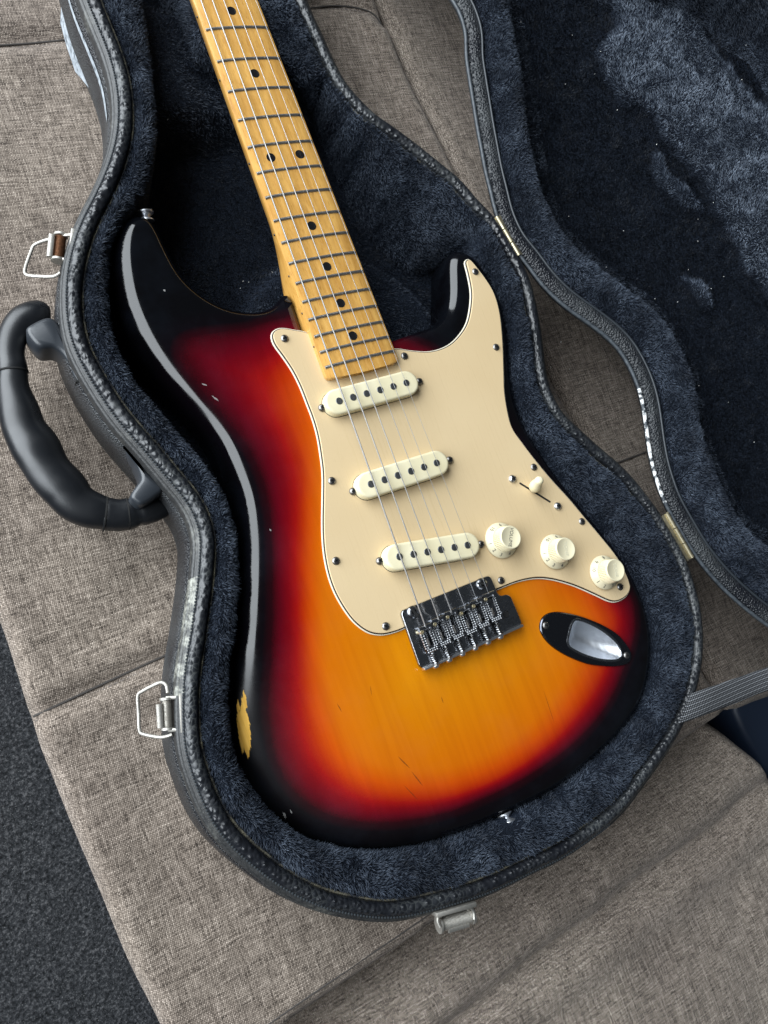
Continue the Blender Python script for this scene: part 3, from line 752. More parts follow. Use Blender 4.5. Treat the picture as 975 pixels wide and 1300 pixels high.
ILP = crs(lpts([(638,-60),(644.6,0),(652,38),(660,72),(666,115),(670,159),(679,205),(688,240),(699,263),(714,291),(737,317),(765,340),(792,361),(818,381),(844,405),(863,436),(878,463),(886,504),(891,540),(900,565),(911,600),(925,632),(940,659),(956,680),(976,694),(1010,715)], 1.0), 3)
dl = ray_inner(LC, LN, ILP); k = np.arange(len(dl)); dl = np.where(dl > 75, np.nan, dl); ok = ~np.isnan(dl); dl = np.where(ok, dl, 36.0); dl = np.clip(smooth(dl, 14), 24, 60)
ZL = -34.0
def lid_prof(i):
    d = dl[i]; s = d-16
    return [(-15.3,-4),(-16.5,-3.5),(-18,-1.5),(-16-s*.35,1.6),(-16-s*.6,3.2),(-16-s*.82,2.4),(-d+1.2,-.8),(-d,-4),(-d-1,-12),(-d-3,-24),(-d-7,-31),(-d-14,ZL),(-d-22,ZL)]
V, F = sweep(LC, LN, lid_prof); V = np.array(V)
V[:,2] += np.where(V[:,2] > -28, .9*vnoise(V[:,0]/16, V[:,1]/16, 61)+.5*vnoise(V[:,0]/7, V[:,1]/7, 62), 0)
obj('plush_lining', V, F, M['plush'], lid_e); lV, lF = V, F
FL = LC-LN*30
# bright band and blobs of light, painted into the lid floor's fibre tone
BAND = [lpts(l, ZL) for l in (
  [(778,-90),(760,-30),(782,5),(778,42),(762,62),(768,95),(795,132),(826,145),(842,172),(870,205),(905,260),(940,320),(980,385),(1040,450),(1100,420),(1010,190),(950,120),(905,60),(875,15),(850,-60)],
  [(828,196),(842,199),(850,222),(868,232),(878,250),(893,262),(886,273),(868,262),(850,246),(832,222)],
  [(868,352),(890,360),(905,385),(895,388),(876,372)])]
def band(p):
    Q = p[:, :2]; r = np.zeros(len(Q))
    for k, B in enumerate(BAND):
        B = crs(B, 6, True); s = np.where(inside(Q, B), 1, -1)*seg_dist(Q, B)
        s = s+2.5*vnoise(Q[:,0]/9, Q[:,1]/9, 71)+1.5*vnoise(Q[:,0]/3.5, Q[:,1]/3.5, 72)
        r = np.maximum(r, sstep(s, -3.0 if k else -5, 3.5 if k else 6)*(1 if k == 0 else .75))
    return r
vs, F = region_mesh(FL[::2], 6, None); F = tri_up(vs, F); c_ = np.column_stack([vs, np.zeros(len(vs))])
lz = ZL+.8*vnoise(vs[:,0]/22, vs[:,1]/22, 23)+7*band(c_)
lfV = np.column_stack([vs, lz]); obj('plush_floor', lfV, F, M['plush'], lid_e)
def tone_l(p):  # painted light: near-black fibres for the shaded floor, pale ones for the lit band
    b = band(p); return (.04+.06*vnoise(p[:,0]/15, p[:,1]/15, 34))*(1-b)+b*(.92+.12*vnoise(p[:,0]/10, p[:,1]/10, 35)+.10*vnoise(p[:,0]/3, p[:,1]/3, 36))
fur('plush_pile', lV, lF, 160000, 2.9, lid_e, tone0, seed=80, nap=(.9,-.3), keep=lambda c: in_view(lid_world(c)))
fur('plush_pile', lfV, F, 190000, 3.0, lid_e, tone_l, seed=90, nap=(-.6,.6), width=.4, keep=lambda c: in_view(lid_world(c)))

lint_m = mat('lint', (.65,.64,.60), .9); mb = MB()
Lr = np.random.default_rng(5)
for k_ in range(150):
    px, py = Lr.uniform(150, 970), Lr.uniform(0, 1100); p = at(px, py, ZF+5)
    if inside(p[None, :2], RC-RN*30)[0] and not inside(p[None, :2], BODY)[0]: zl = float(floor_z(p[:1], p[1:2])[0])+3.6
    else: continue
    a_ = Lr.uniform(0, 3.1); l_ = Lr.uniform(.3, 1.1); mb.tube([(p[0], p[1], zl), (p[0]+l_*math.cos(a_), p[1]+l_*math.sin(a_), zl+.3)], .22, 4)
o = mb.build('lint_speck', lint_m, case); o['kind'] = 'stuff'
mb = MB()
for k_ in range(55):
    q_ = at_lid(Lr.uniform(640, 975), Lr.uniform(0, 660), ZL); mb.tube([(q_[0], q_[1], ZL+4.6), (q_[0]+Lr.uniform(-.7,.7), q_[1]+Lr.uniform(-.7,.7), ZL+4.9)], .25, 4)
o = mb.build('lint_speck', lint_m, lid_e); o['kind'] = 'stuff'
# ---- hinges
for (pa, pb, wd) in (((631,274),(660,324),7.0),((847,651),(880,708),8.0)):
    a, b = at(*pa, ZR)[:2], at(*pb, ZR)[:2]; d = b-a; Lh = np.linalg.norm(d); d = d/Lh; n_ = np.array([-d[1], d[0]])
    hg = bpy.data.objects.new('hinge', None); col.objects.link(hg); hg.parent = case
    mb = MB(); ang = math.atan2(d[1], d[0]); c = (a+b)/2
    for s in (-1, 1): mb.box((c[0]+s*n_[0]*wd*.36, c[1]+s*n_[1]*wd*.36, .2), (Lh, wd*.62, 1.0), ang, .3)
    mb.build('leaf', M['brass'], hg)
    mb = MB()
    for k in range(3):
        p, q = a+d*(Lh*k/3+.4), a+d*(Lh*(k+1)/3-.4); mb.tube([(p[0],p[1],1.2),(q[0],q[1],1.2)], 1.7, 12)
    mb.build('knuckle', M['brass'], hg)

# ---- lid strap
strap_m = mat('webbing', rough=.7); T = NT(strap_m)
dS = (at(975,861,-8)-at(872,900,-8))[:2]; angS = math.atan2(dS[1], dS[0]); v = T.coord(rot=(0,0,-angS))
sep = T.n('ShaderNodeSeparateXYZ'); T.l(v, sep.inputs[0])
u = T.math('SINE', T.math('MULTIPLY', sep.outputs[0], 2*math.pi/.0034)); w_ = T.math('SINE', T.math('MULTIPLY', sep.outputs[1], 2*math.pi/.0030))
hh = T.math('MULTIPLY_ADD', T.math('ABSOLUTE', T.math('MULTIPLY', u, w_)), 1.0, T.math('MULTIPLY', w_, .25))
T.set('Base Color', T.ramp(hh, [(.0, (.014,.015,.017)), (.5, (.10,.105,.115)), (.9, (.30,.31,.33))])); T.set('Normal', T.bump(hh, .9, .0012))
def strap_pt(k, side):
    top = [(876,881),(886,877.5),(905,871),(940,859),(975,847),(1060,818),(1150,786)]; bot = [(861,919.5),(871,916),(893,908),(935,892),(975,876.5),(1064,848),(1156,816)]
    return at(*(top if side else bot)[k], [3.6,4,3,-2,-5,-3,-8][k])
S0 = crs(np.array([strap_pt(k, 1) for k in range(7)]), 4); S1 = crs(np.array([strap_pt(k, 0) for k in range(7)]), 4)
n_ = min(len(S0), len(S1)); S0, S1 = S0[:n_], S1[:n_]; V = []; F = []
for i in range(n_):
    for t_ in np.linspace(0, 1, 7): V.append(tuple(S0[i]*(1-t_)+S1[i]*t_+np.array([0,0,.9+.5*math.sin(t_*3.14)])))
    for t_ in np.linspace(1, 0, 7): V.append(tuple(S0[i]*(1-t_)+S1[i]*t_+np.array([0,0,-.6])))
for i in range(n_-1):
    for k_ in range(14): l_ = (k_+1) % 14; F.append((i*14+k_, i*14+l_, (i+1)*14+l_, (i+1)*14+k_))
obj('lid_strap', V, F, strap_m, case)

# ---- carrying handle
hd_e = bpy.data.objects.new('handle', None); col.objects.link(hd_e); hd_e.parent = case
hmat = mat('black_vinyl_grip', (.006,.007,.009), .3, spec=.6); T = NT(hmat); T.set('Normal', T.bump(T.noise(T.coord(), 1200, 3), .10, .0004)); T.set('Roughness', T.ramp(T.noise(T.coord(), 60, 4), [(.3,(.26,)*3),(.7,(.42,)*3)]))
grip = [(15.5,466,15.5),(16,472,16.3),(17,488,18.5),(22,515,22),(30,540,25),(42,563,27.5),(55,585,27),(68,605,27),(83,622,26.5),(97,637,25.5),(115,647,23),(132,652,20),(139,653,18.5)]
cap1 = [(64,399,9),(58,399,15),(50,399,18),(38,403,19),(26,411,18.5),(16,428,17),(13,448,16.2),(15,463,16.9),(16,471,17.3),(16,473,16.0)]
cap2 = [(131,651.8,19.0),(132.5,652,20.8),(150,654,20),(166,652,19.5),(174,650,16.5),(178,649,18.5),(192,645,18.5),(204,640.5,17),(212,637,14),(216,635,8)]
def hpath(L, z=-33):
    P = np.array([[*at(a, b, z), r/1.95] for a, b, r in L]); P = crs(P, 2.5); return P
def htube(name, L, wav=False):
    P = hpath(L); r = P[:,3].copy(); mb = MB()
    if wav:
        # finger waves on the inner side
        T_ = np.gradient(P[:,:2], axis=0); T_ /= np.linalg.norm(T_, axis=1)[:,None]
        s = np.r_[0, np.cumsum(np.linalg.norm(np.diff(P[:,:3], axis=0), axis=1))]
        wv = .55*np.cos(s/s[-1]*2*math.pi*4.2); P[:,0] += -T_[:,1]*wv*.5; P[:,1] += T_[:,0]*wv*.5; r = r+wv*.5
    mb.tube(P[:,:3], list(r), 22, flat=.85); o = mb.build(name, hmat, hd_e, angle=50); return o
htube('grip', grip, True); htube('end_cap', cap1); htube('end_cap', cap2)
for (a, b, r, dx, dy) in ((16,472,17.6,.1,1), (133.5,652.3,21.2,1,.1), (162,652.6,19.6,1,-.1)):
    mb = MB(); p = at(a, b, -33); q = at(a+4*dx, b+4*dy, -33); d_ = (q-p)/np.linalg.norm(q-p); mb.tube([p-d_*.45, p+d_*.45], r/1.95+.25, 26, flat=.86)
    mb.build('seam_ring', M['slot'], hd_e)
brk = mat('bracket', (.022,.026,.032), .36, spec=.6)
mb = MB(); mb.prism(crs(pts([(33,417),(44,408),(58,402),(67,403),(75,411),(84,428),(93,448),(104,478),(103,485),(96,481),(88,462),(80,449),(68,441),(52,441),(41,432)], -12), 1.5, True), -34, -12, 2.5); mb.build('bracket', brk, hd_e)
mb = MB(); mb.prism(crs(pts([(156,562),(163,568),(177,582),(186,597),(207,619),(200,629),(181,641),(170,636),(166,628),(174,615),(179,606),(173,590),(163,577)], -12), 1.5, True), -34, -12, 2.5); mb.build('bracket', brk, hd_e)
mb = MB(); mb.prism(pts([(94,470),(106,478),(106,485),(96,484)], -12), -45, -13, .5); mb.build('bracket_pad', M['slot'], hd_e)

# ---- latches
def latch(loop, barrel, r, plate, links, zb, rust):
    e = bpy.data.objects.new('latch', None); col.objects.link(e); e.parent = case
    if loop:
        P = crs(np.array([at(a, b, zz) for a, b, zz in loop]), 1.2); mb = MB(); mb.tube(P, 1.05, 10); mb.build('wire_loop', M['latch'], e)
    a, b = at(*barrel[0], zb), at(*barrel[1], zb); mb = MB()
    n_ = 26; P = []; rr = []
    for k in range(n_*3+1):
        P.append(a+(b-a)*k/(n_*3)); rr.append(r+(.32 if (k % 3) == 1 else -.12))
    mb.tube(P, rr, 14); mb.build('spring', M['rust'] if rust else M['latch'], e)
    d = (b-a)/np.linalg.norm(b-a); mb = MB()
    for p, s in ((a, -1), (b, 1)): mb.tube([p+d*s*.2, p+d*s*1.6], r+1.2, 16)
    mb.build('end_lug', M['latch'], e)
    mb = MB(); mb.tube([at(*plate[0], zb+2), at(*plate[1], zb+2)], 1.9, 10, flat=.6); mb.build('lever', M['latch'], e)
    mb = MB()
    for p, q in links: mb.tube([at(*p, zb+1.5), at(*q, zb+5)], 1.1, 8)
    mb.build('link', M['latch'], e)
    mb = MB(); p = (at(*links[0][1], zb+4)+at(*links[1][1], zb+4))/2; ang = math.atan2(d[1], d[0])
    mb.box(tuple(p), (np.linalg.norm(b-a)+7, 3.0, 9), ang, .6); mb.build('base_plate', M['latch'], e)
latch([(70,303,-12),(58,305,-16),(44,311,-20),(40,318,-22),(32,341,-26),(34,349,-26),(50,351,-22),(68,351,-16),(77,346,-12)], ((77,301),(74,329)), 3.1, ((66,298),(63,326)), (((78,299),(93,298)),((76,328),(89,331))), -12, True)
latch([(213,880,-10),(211,870,-12),(206,866.5,-13),(199,868,-16),(180,878,-20),(175,884,-21),(176,905,-22),(177,926,-21),(182,932,-20),(205,936,-14),(219,932,-10)], ((211.5,889),(213,923)), 2.9, ((202,894),(204,924)), (((211,886),(230,885)),((214,927),(230,926))), -10, False)
latch([(559,1177,-2),(555.5,1167,-2),(562,1158.5,-1),(579,1154.5,-1),(595,1151.5,-1),(601,1157,-2),(602,1167,-2)], ((559,1173),(597,1162)), 4.3, ((569,1181),(595,1173)), (((558,1166),(560,1156)),((596,1158),(592,1150))), -7, False)

# ================================================================== the guitar
gt = empty('electric_guitar', 'three-colour sunburst electric guitar with cream pickguard and maple neck lying in the plush-lined case', 'electric guitar')
THK = 44.0; RO = 10.0
BN = normals(BODY, True, 2)
ROA = smooth(8.5+9.5*sstep(-BN[:,0], -.1, .6)*sstep(-BODY[:,0], 30, 80)+3*sstep(BODY[:,1], 180, 220)*sstep(BODY[:,0], 20, 60), 30)
C1 = crs(pts([(352,404),(320,414),(285,420),(252,424),(228,434),(228,456),(252,492),(284,530),(312,566),(330,604),(341,650),(345,700),(346,760),(344,820),(341,880),(345,930),(356,972),(378,1008),(410,1031),(448,1042),(500,1044),(560,1034),(620,1011),(680,980),(730,943),(766,903),(788,862),(803,820),(807,785),(796,745),(735,665),(670,580),(590,470),(500,420),(400,395)], 0), 5, True)
C2 = crs(pts([(390,455),(366,462),(352,480),(352,512),(368,545),(382,590),(383,640),(382,700),(383,780),(385,850),(389,900),(400,944),(424,982),(464,1006),(520,1014),(580,1007),(640,983),(692,947),(731,905),(760,860),(772,822),(780,790),(770,765),(700,660),(560,500)], 0), 5, True)
C3 = crs(pts([(420,560),(412,640),(412,720),(414,800),(419,860),(430,910),(458,955),(515,976),(580,970),(640,944),(688,902),(718,860),(733,815),(728,780),(690,740),(600,640),(480,520)], 0), 5, True)
def burst(Q):
    def sd(C): return np.where(inside(Q, C), 1, -1)*seg_dist(Q, C)
    s1, s2, s3 = sd(C1), sd(C2), sd(C3); t = np.zeros(len(Q))
    # band edges at .22 (black/red), .43 (red/orange), .72 (orange/amber)
    t = np.where(s1 < 0, .22+s1*.22/16.0, .22+.21*s1/np.maximum(s1-s2, 1e-3))
    t = np.where(s2 > 0, .43+.29*s2/np.maximum(s2-s3, 1e-3), t)
    t = np.where(s3 > 0, .72+s3*.28/60.0, t)
    return np.clip(t, 0, 1)
# forearm contour: the top slopes away at the bass side of the lower bout
def contour(x, y):
    a = np.array([-122.0, 78.0]); b = np.array([-78.0, -126.0]); d = (b-a)/np.linalg.norm(b-a); n_ = np.array([d[1], -d[0]])
    s = (x-a[0])*n_[0]+(y-a[1])*n_[1]; s = -s if n_[0] > 0 else s
    s = s  # positive towards the bass edge
    return -.0105*np.maximum(s-4, 0)**1.75*sstep(y, 70, 20)*1.0
rings = []
NR = 13
for k in range(NR+1):
    th = math.pi/2*k/NR; rings.append((RO*(1-math.sin(th)), -RO*(1-math.cos(th))))      # (inset, z) from side (th=pi/2 -> 0 inset)
ring_def = [(RO*(1-math.sin(math.pi/2*k/NR)), -RO*(1-math.cos(math.pi/2*k/NR))) for k in range(NR+1)]   # inset RO..0 , z 0..-RO
JI = crs(pts([(722.5,818),(724,803),(728,791),(733,787.5),(745,790.5),(762,799),(776,809.5),(785,820),(788.5,831),(785,836),(776,837.5),(764,836.5),(750,833),(735,827)], 2), 1.5, True)
if area2(JI) < 0: JI = JI[::-1]
INN = BODY-BN*ROA[:,None]
vs, F = region_mesh(INN, 3.2, None, JI); F = tri_up(vs, F)
V = [(x, y, 0.0) for x, y in vs]; Fb = list(F)
# connect: boundary order of region_mesh output keeps the first len(INN) points
n = len(INN); prev = list(range(n))
for ins, z in ring_def[1:]:
    P = BODY-BN*(ins/RO*ROA)[:,None]; base = len(V); V += [(x, y, z/RO*r_) for (x, y), r_ in zip(P, ROA)]; cur = list(range(base, base+n))
    for i in range(n): j = (i+1) % n; Fb.append((prev[i], cur[i], cur[j], prev[j]))
    prev = cur
for ins, z in [(0, -22), (0, -28), (0, -THK+RO), (.3, -THK+RO*.3), (1.0, -THK)]:
    P = BODY-BN*(ins*ROA)[:,None]; base = len(V); V += [(x, y, z) for x, y in P]; cur = list(range(base, base+n))
    for i in range(n): j = (i+1) % n; Fb.append((prev[i], cur[i], cur[j], prev[j]))
    prev = cur
vs_b, F_b = region_mesh(INN, 14, None); F_b = tri_up(vs_b, F_b); base = len(V); V += [(x, y, -THK) for x, y in vs_b]
Fb += [tuple(base+i for i in f[::-1]) for f in F_b]
V = np.array(V); wz = np.clip((V[:,2]+THK*.5)/(THK*.5), 0, 1)
V[:,2] += contour(V[:,0], V[:,1])*wz
body = obj('body', V, Fb, M['burst'], gt)
ba = body.data.attributes.new('burst', 'FLOAT', 'POINT'); ba.data.foreach_set('value', burst(V[:,:2]).astype(np.float32))

# pickguard: three plies
PGPX = [(344,428.5),(344.5,422),(348,418.5),(353,416),(360,415.5),(375,418),(390,421),(410,432),(440,445),(470,443),(502,441.5),(520.5,444),(541,445.6),(557.4,442.6),(571.8,435.4),(584,423),(592.3,408.7),(596.4,390),(597.4,369.7),(593.3,347),(589.6,332.8),(591.3,329.3),(596.4,328),(604.6,337),(617,353.3),(627,369.7),(633.3,388),(637,408.7),(639.5,439.5),(640.7,474),(641.5,497),(645,521),(651,543),(664,562),(681.5,585),(702,609.5),(722.6,632),(743,656.5),(763.6,681),(782,704),(793,723),(800,740.5),(800.5,750),(795,758.5),(784,764.5),(773.7,764),(756,756),(738,748),(723,742.3),(700.8,736.5),(681,735),(659,739),(640,746),(625,752),(590,765),(550,781),(512,799.5),(498,804.5),(483.6,807),(467,803.6),(450.8,792),(438.5,777),(426,756),(418,736),(412.8,715),(409.7,693),(408.5,665),(409,632),(409,601),(406,575),(402,552),(396,531),(389,512.6),(381,492),(370.8,471.5),(358.5,453),(348,438.7)]
PG = smooth(crs(pts(PGPX, 1.6), 2.2, True), 1)
if area2(PG) < 0: PG = PG[::-1]
PN = normals(PG, True, 1)
def ply(name, ins, z0, z1, mt, bev):
    A = PG-PN*ins; mb = MB(); mb.prism(A, z0, z1, bev); return mb.build(name, mt, gt, angle=14)
ply('pickguard_bottom_ply', 0, .05, .9, M['guard_white'], .25)
ply('pickguard_middle_ply', .75, .9, 1.55, M['guard_black'], .1)
ply('pickguard', 1.45, 1.55, 2.5, M['guard'], .3)
ZG = 2.5

def screw(name, x, y, z, r, parent, mt=M['steel'], dome=.5, slot='phillips'):
    mb = MB(); prof = [(r, -.6), (r, .1*r), (r*.85, r*dome*.6), (r*.55, r*dome*.9), (r*.42, r*dome*.95), (r*.2, r*dome*.4)]
    mb.lathe(prof, (0,0,0), 18); a0 = rng.random()*3.14
    o = obj(name, mb.V, mb.F, mt, parent, True, angle=45); o.location = (x*MM, y*MM, z*MM); o.rotation_euler = (0,0,a0)
    mb = MB()
    for a in ((0, math.pi/2) if slot == 'phillips' else (0,)):
        mb.box((0,0,r*dome*.84), (r*(1.25 if slot == 'phillips' else 1.8), r*.30, r*.42), a, 0)
    s = obj('drive_slot', mb.V, mb.F, M['slot'], o, False)
    return o
for a, b in [(603.6,344.7),(513.7,451.8),(630,440.5),(361.5,429.5),(421.5,610.4),(426.7,712),(490,795),(678,593),(739,662),(787.6,745),(636.4,736.8)]:
    p = at(a, b, ZG+.4); screw('pickguard_screw', p[0], p[1], ZG, 2.75, gt)

# pickups
def stadium(x0, y0, x1, y1, r, n=12):
    a = math.atan2(y1-y0, x1-x0); P = []
    for k in range(n+1): t = a-math.pi/2+math.pi*k/n; P.append((x1+r*math.cos(t), y1+r*math.sin(t)))
    for k in range(n+1): t = a+math.pi/2+math.pi*k/n; P.append((x0+r*math.cos(t), y0+r*math.sin(t)))
    return P
pk = [([(430.9,508.9),(516,485.9)], 9.2, [(409.3,517.3),(532.8,483.8)]), ([(471.2,614.5),(554.5,587.6)], 9.8, [(448.8,623.5),(571.3,583.5)]), ([(507.3,706.6),(593.8,692)], 10.4, [(482.6,712),(611.4,690.7)])]
polem = m_metal('pole_magnet', (.16,.165,.17), .38, .6, (.05,.05,.05), 1500)
for ends, zt, scs in pk:
    a, b = at(*ends[0], zt+.3)[:2], at(*ends[1], zt+.3)[:2]; d = (b-a)/np.linalg.norm(b-a)
    A, B = a-d*1.0, b+d*1.0
    mb = MB(); V_ = stadium(A[0], A[1], B[0], B[1], 8.9); P = np.array(V_)
    mb.prism(P, ZG-.6, zt-1.2, 0)
    P2 = np.array(V_); n_ = len(P2)
    mb = MB(); rr = [(0, ZG-.5), (0.0, zt-1.5), (.35, zt-.55), (1.1, zt-.08), (2.0, zt)]
    Nn = normals(P2, True, 0); Vq = []; Fq = []
    for ins, z in rr: Vq += [(x, y, z) for x, y in P2-Nn*ins]
    for k in range(len(rr)-1):
        for i in range(n_): j = (i+1) % n_; Fq.append((k*n_+i, k*n_+j, (k+1)*n_+j, (k+1)*n_+i))
    Fq.append(tuple((len(rr)-1)*n_+i for i in range(n_)))
    cov = obj('pickup_cover', Vq, Fq, M['cover'], gt, True, angle=50)
    # dark slot in the guard round the cover
    S_ = np.array(stadium(A[0], A[1], B[0], B[1], 9.25)); mb = MB(); mb.prism(S_, ZG-.2, ZG+.03); mb.build('pickup_gap', M['slot'], gt)
    for k in range(6):
        p = a+(b-a)*k/5; mb = MB(); mb.lathe([(2.45, zt-1), (2.45, zt+.15), (2.2, zt+.35)], (p[0], p[1], 0), 18); mb.build('pole_piece', polem, cov)
    for s in scs:
        p = at(*s, ZG+1.2); screw('pickup_screw', p[0], p[1], ZG+.2, 2.7, gt, dome=.75)

# neck and fretboard
def fy(n): return 647.7*2**(-n/12)
def nw(y): return 42+(56.4-42)*(647.7-y)/466
YE = fy(22)-9.5
def sag(x): return 240-math.sqrt(240*240-x*x)
ZT = 9.4
V = []; F = []
ys = [YE+.0, YE+.3, YE+1.0, YE+2.2, YE+4, YE+7]+list(np.arange(YE+10, 662, 6.0))
NSEC = None
for q, y in enumerate(ys):
    w2 = nw(y)/2
    ins = [3.2, 2.0, 1.0, .35, .1, 0][q] if q < 6 else 0
    w2 -= ins; heel = 1-float(sstep(np.array([y]), 240, 292)[0]); depth = 19.5+(25-19.5)*heel; zb = ZT-depth
    if y < 190: zb = 2.9
    sec = []
    for k in range(13):
        x = -w2+2*w2*k/12; e = 1.0 if k in (0, 12) else 0
        sec.append((x, ZT-sag(x)-e*.9))
    sec.append((w2+.15*0, ZT-3.2)); sec.insert(0, (-w2, ZT-3.2))
    # underside (right to left)
    und = []
    for k in range(9):
        a = math.pi*k/8; cx, cz = math.cos(a), -math.sin(a)
        pw = .55+.25*(1-heel) if True else 1
        X = w2*math.copysign(abs(cx)**(pw if heel < .5 else .25), cx); Z = ZT-3.2+(zb-(ZT-3.2))*(abs(cz)**(.8 if heel < .5 else .25))
        xr = w2*math.copysign(abs(cx)**.75, cx); zr = ZT-3.2+(zb-(ZT-3.2))*abs(cz)**.8
        xs = w2*math.copysign(min(1, abs(cx)*4), cx); zs = ZT-3.2+(zb-(ZT-3.2))*min(1, abs(cz)*2.2)
        und.append((xr*(1-heel)+xs*heel, zr*(1-heel)+zs*heel))
    sec = sec+und[1:-1]
    if NSEC is None: NSEC = len(sec)
    yb = y+3.0*( (abs(0))/1)
    for (x, z) in sec:
        yy = y
        if y < YE+8: yy = y+1.6*(x/28.0)**2*(1-(y-YE)/8) + (0 if y > YE+.1 else 0)
        V.append((x, yy, z))
for i in range(len(ys)-1):
    for k in range(NSEC): l_ = (k+1) % NSEC; F.append((i*NSEC+k, i*NSEC+l_, (i+1)*NSEC+l_, (i+1)*NSEC+k))
F.append(tuple(range(NSEC))); F.append(tuple((len(ys)-1)*NSEC+k for k in range(NSEC-1,-1,-1)))
neck = obj('neck', V, F, M['maple'], gt, True, angle=55)
for n_ in range(1, 23):
    y = fy(n_); w2 = nw(y)/2-1.1; mb = MB(); P = []
    Vf = []; Ff = []; K = 14
    for k in range(K+1):
        x = -w2+2*w2*k/K; e = 0.0 if 0 < k < K else -.55
        z0 = ZT-sag(x)
        for (dy, dz) in [(-1.15,-.3),(-1.1,.25),(-.65,.85),(0,1.1),(.65,.85),(1.1,.25),(1.15,-.3)]: Vf.append((x, y+dy, z0+(dz+e if dz > 0 else dz)))
    for k in range(K):
        for j in range(6): Ff.append((k*7+j, (k+1)*7+j, (k+1)*7+j+1, k*7+j+1))
    Ff += [tuple(range(7)), tuple(K*7+j for j in range(6,-1,-1))]
    obj('fret', Vf, Ff, M['fretwire'], neck, True, angle=50)
def dot(x, y): 
    mb = MB(); mb.lathe([(3.25, -.6), (3.25, .12)], (x, y, ZT-sag(x)), 24); mb.build('fret_marker', M['inlay'], neck)
for n_ in (3,5,7,9,15,17,19,21): dot(0, (fy(n_)+fy(n_-1))/2)
for s in (-11, 11): dot(s, (fy(12)+fy(11))/2)
for n_ in (7,9,12,15,17,19,21):
    y = (fy(n_)+fy(n_-1))/2; x = -nw(y)/2; mb = MB(); mb.ball((x+.25, y, ZT-5.0), .9, 8, 6); mb.build('side_marker', M['inlay'], neck)

# bridge
ZB = 3.4
bp = bpy.data.objects.new('bridge', None); col.objects.link(bp); bp.parent = gt
BPL = [(-36.3,10.5),(-34.5,12.6),(35.2,12.6),(37.2,10.5),(37.4,-1.2),(39,-3.6),(44,-4.2),(46.6,-6.5),(47.4,-27.2),(-35.5,-27.2),(-37.0,-25)]
def roundpoly(P, r=1.5, n=4):
    P = [np.array(p, float) for p in P]; out = []
    for i, p in enumerate(P):
        a = P[i-1]-p; b = P[(i+1) % len(P)]-p; la, lb = np.linalg.norm(a), np.linalg.norm(b); q = min(r, la*.45, lb*.45)
        s, e = p+a/la*q, p+b/lb*q
        for k in range(n+1): t = k/n; out.append(s*(1-t)**2+p*2*t*(1-t)+e*t*t)
    return np.array(out)
mb = MB(); mb.prism(roundpoly(BPL, 2.5), ZB, ZB+2.6, .5); plate = mb.build('base_plate', M['chrome'], bp)
mb = MB(); mb.box((5.7, -28.0, ZB+2.0), (82, 1.8, 5.0), 0, .5); mb.build('rear_lip', M['bead'], bp)
mb = MB(); mb.box((0, -8, -8), (70, 24, 20), 0, .3); mb.build('tremolo_block', M['steel'], bp)
for x in (-28.1, 28.1): screw('pivot_screw', x, 8.9, ZB+2.6, 4.3, gt, M['chrome'], .45, 'slot')
mb = MB(); mb.lathe([(3.6, ZB+2), (3.6, ZB+3.0), (2.5, ZB+3.0), (2.3, ZB+2.7)], (37.6, -16.5, 0), 24); mb.build('arm_hole_collar', M['chrome'], bp)
mb = MB(); mb.lathe([(2.2, ZB+2.5), (2.2, ZB+3.05)], (37.6, -16.5, 0), 20); mb.build('arm_hole', M['slot'], bp)
sadm = M['chrome']; xs = [-26.5+10.6*k for k in range(6)]
comp = [-2.2, -.8, .3, -.9, .3, 1.4]
ZST = 13.4
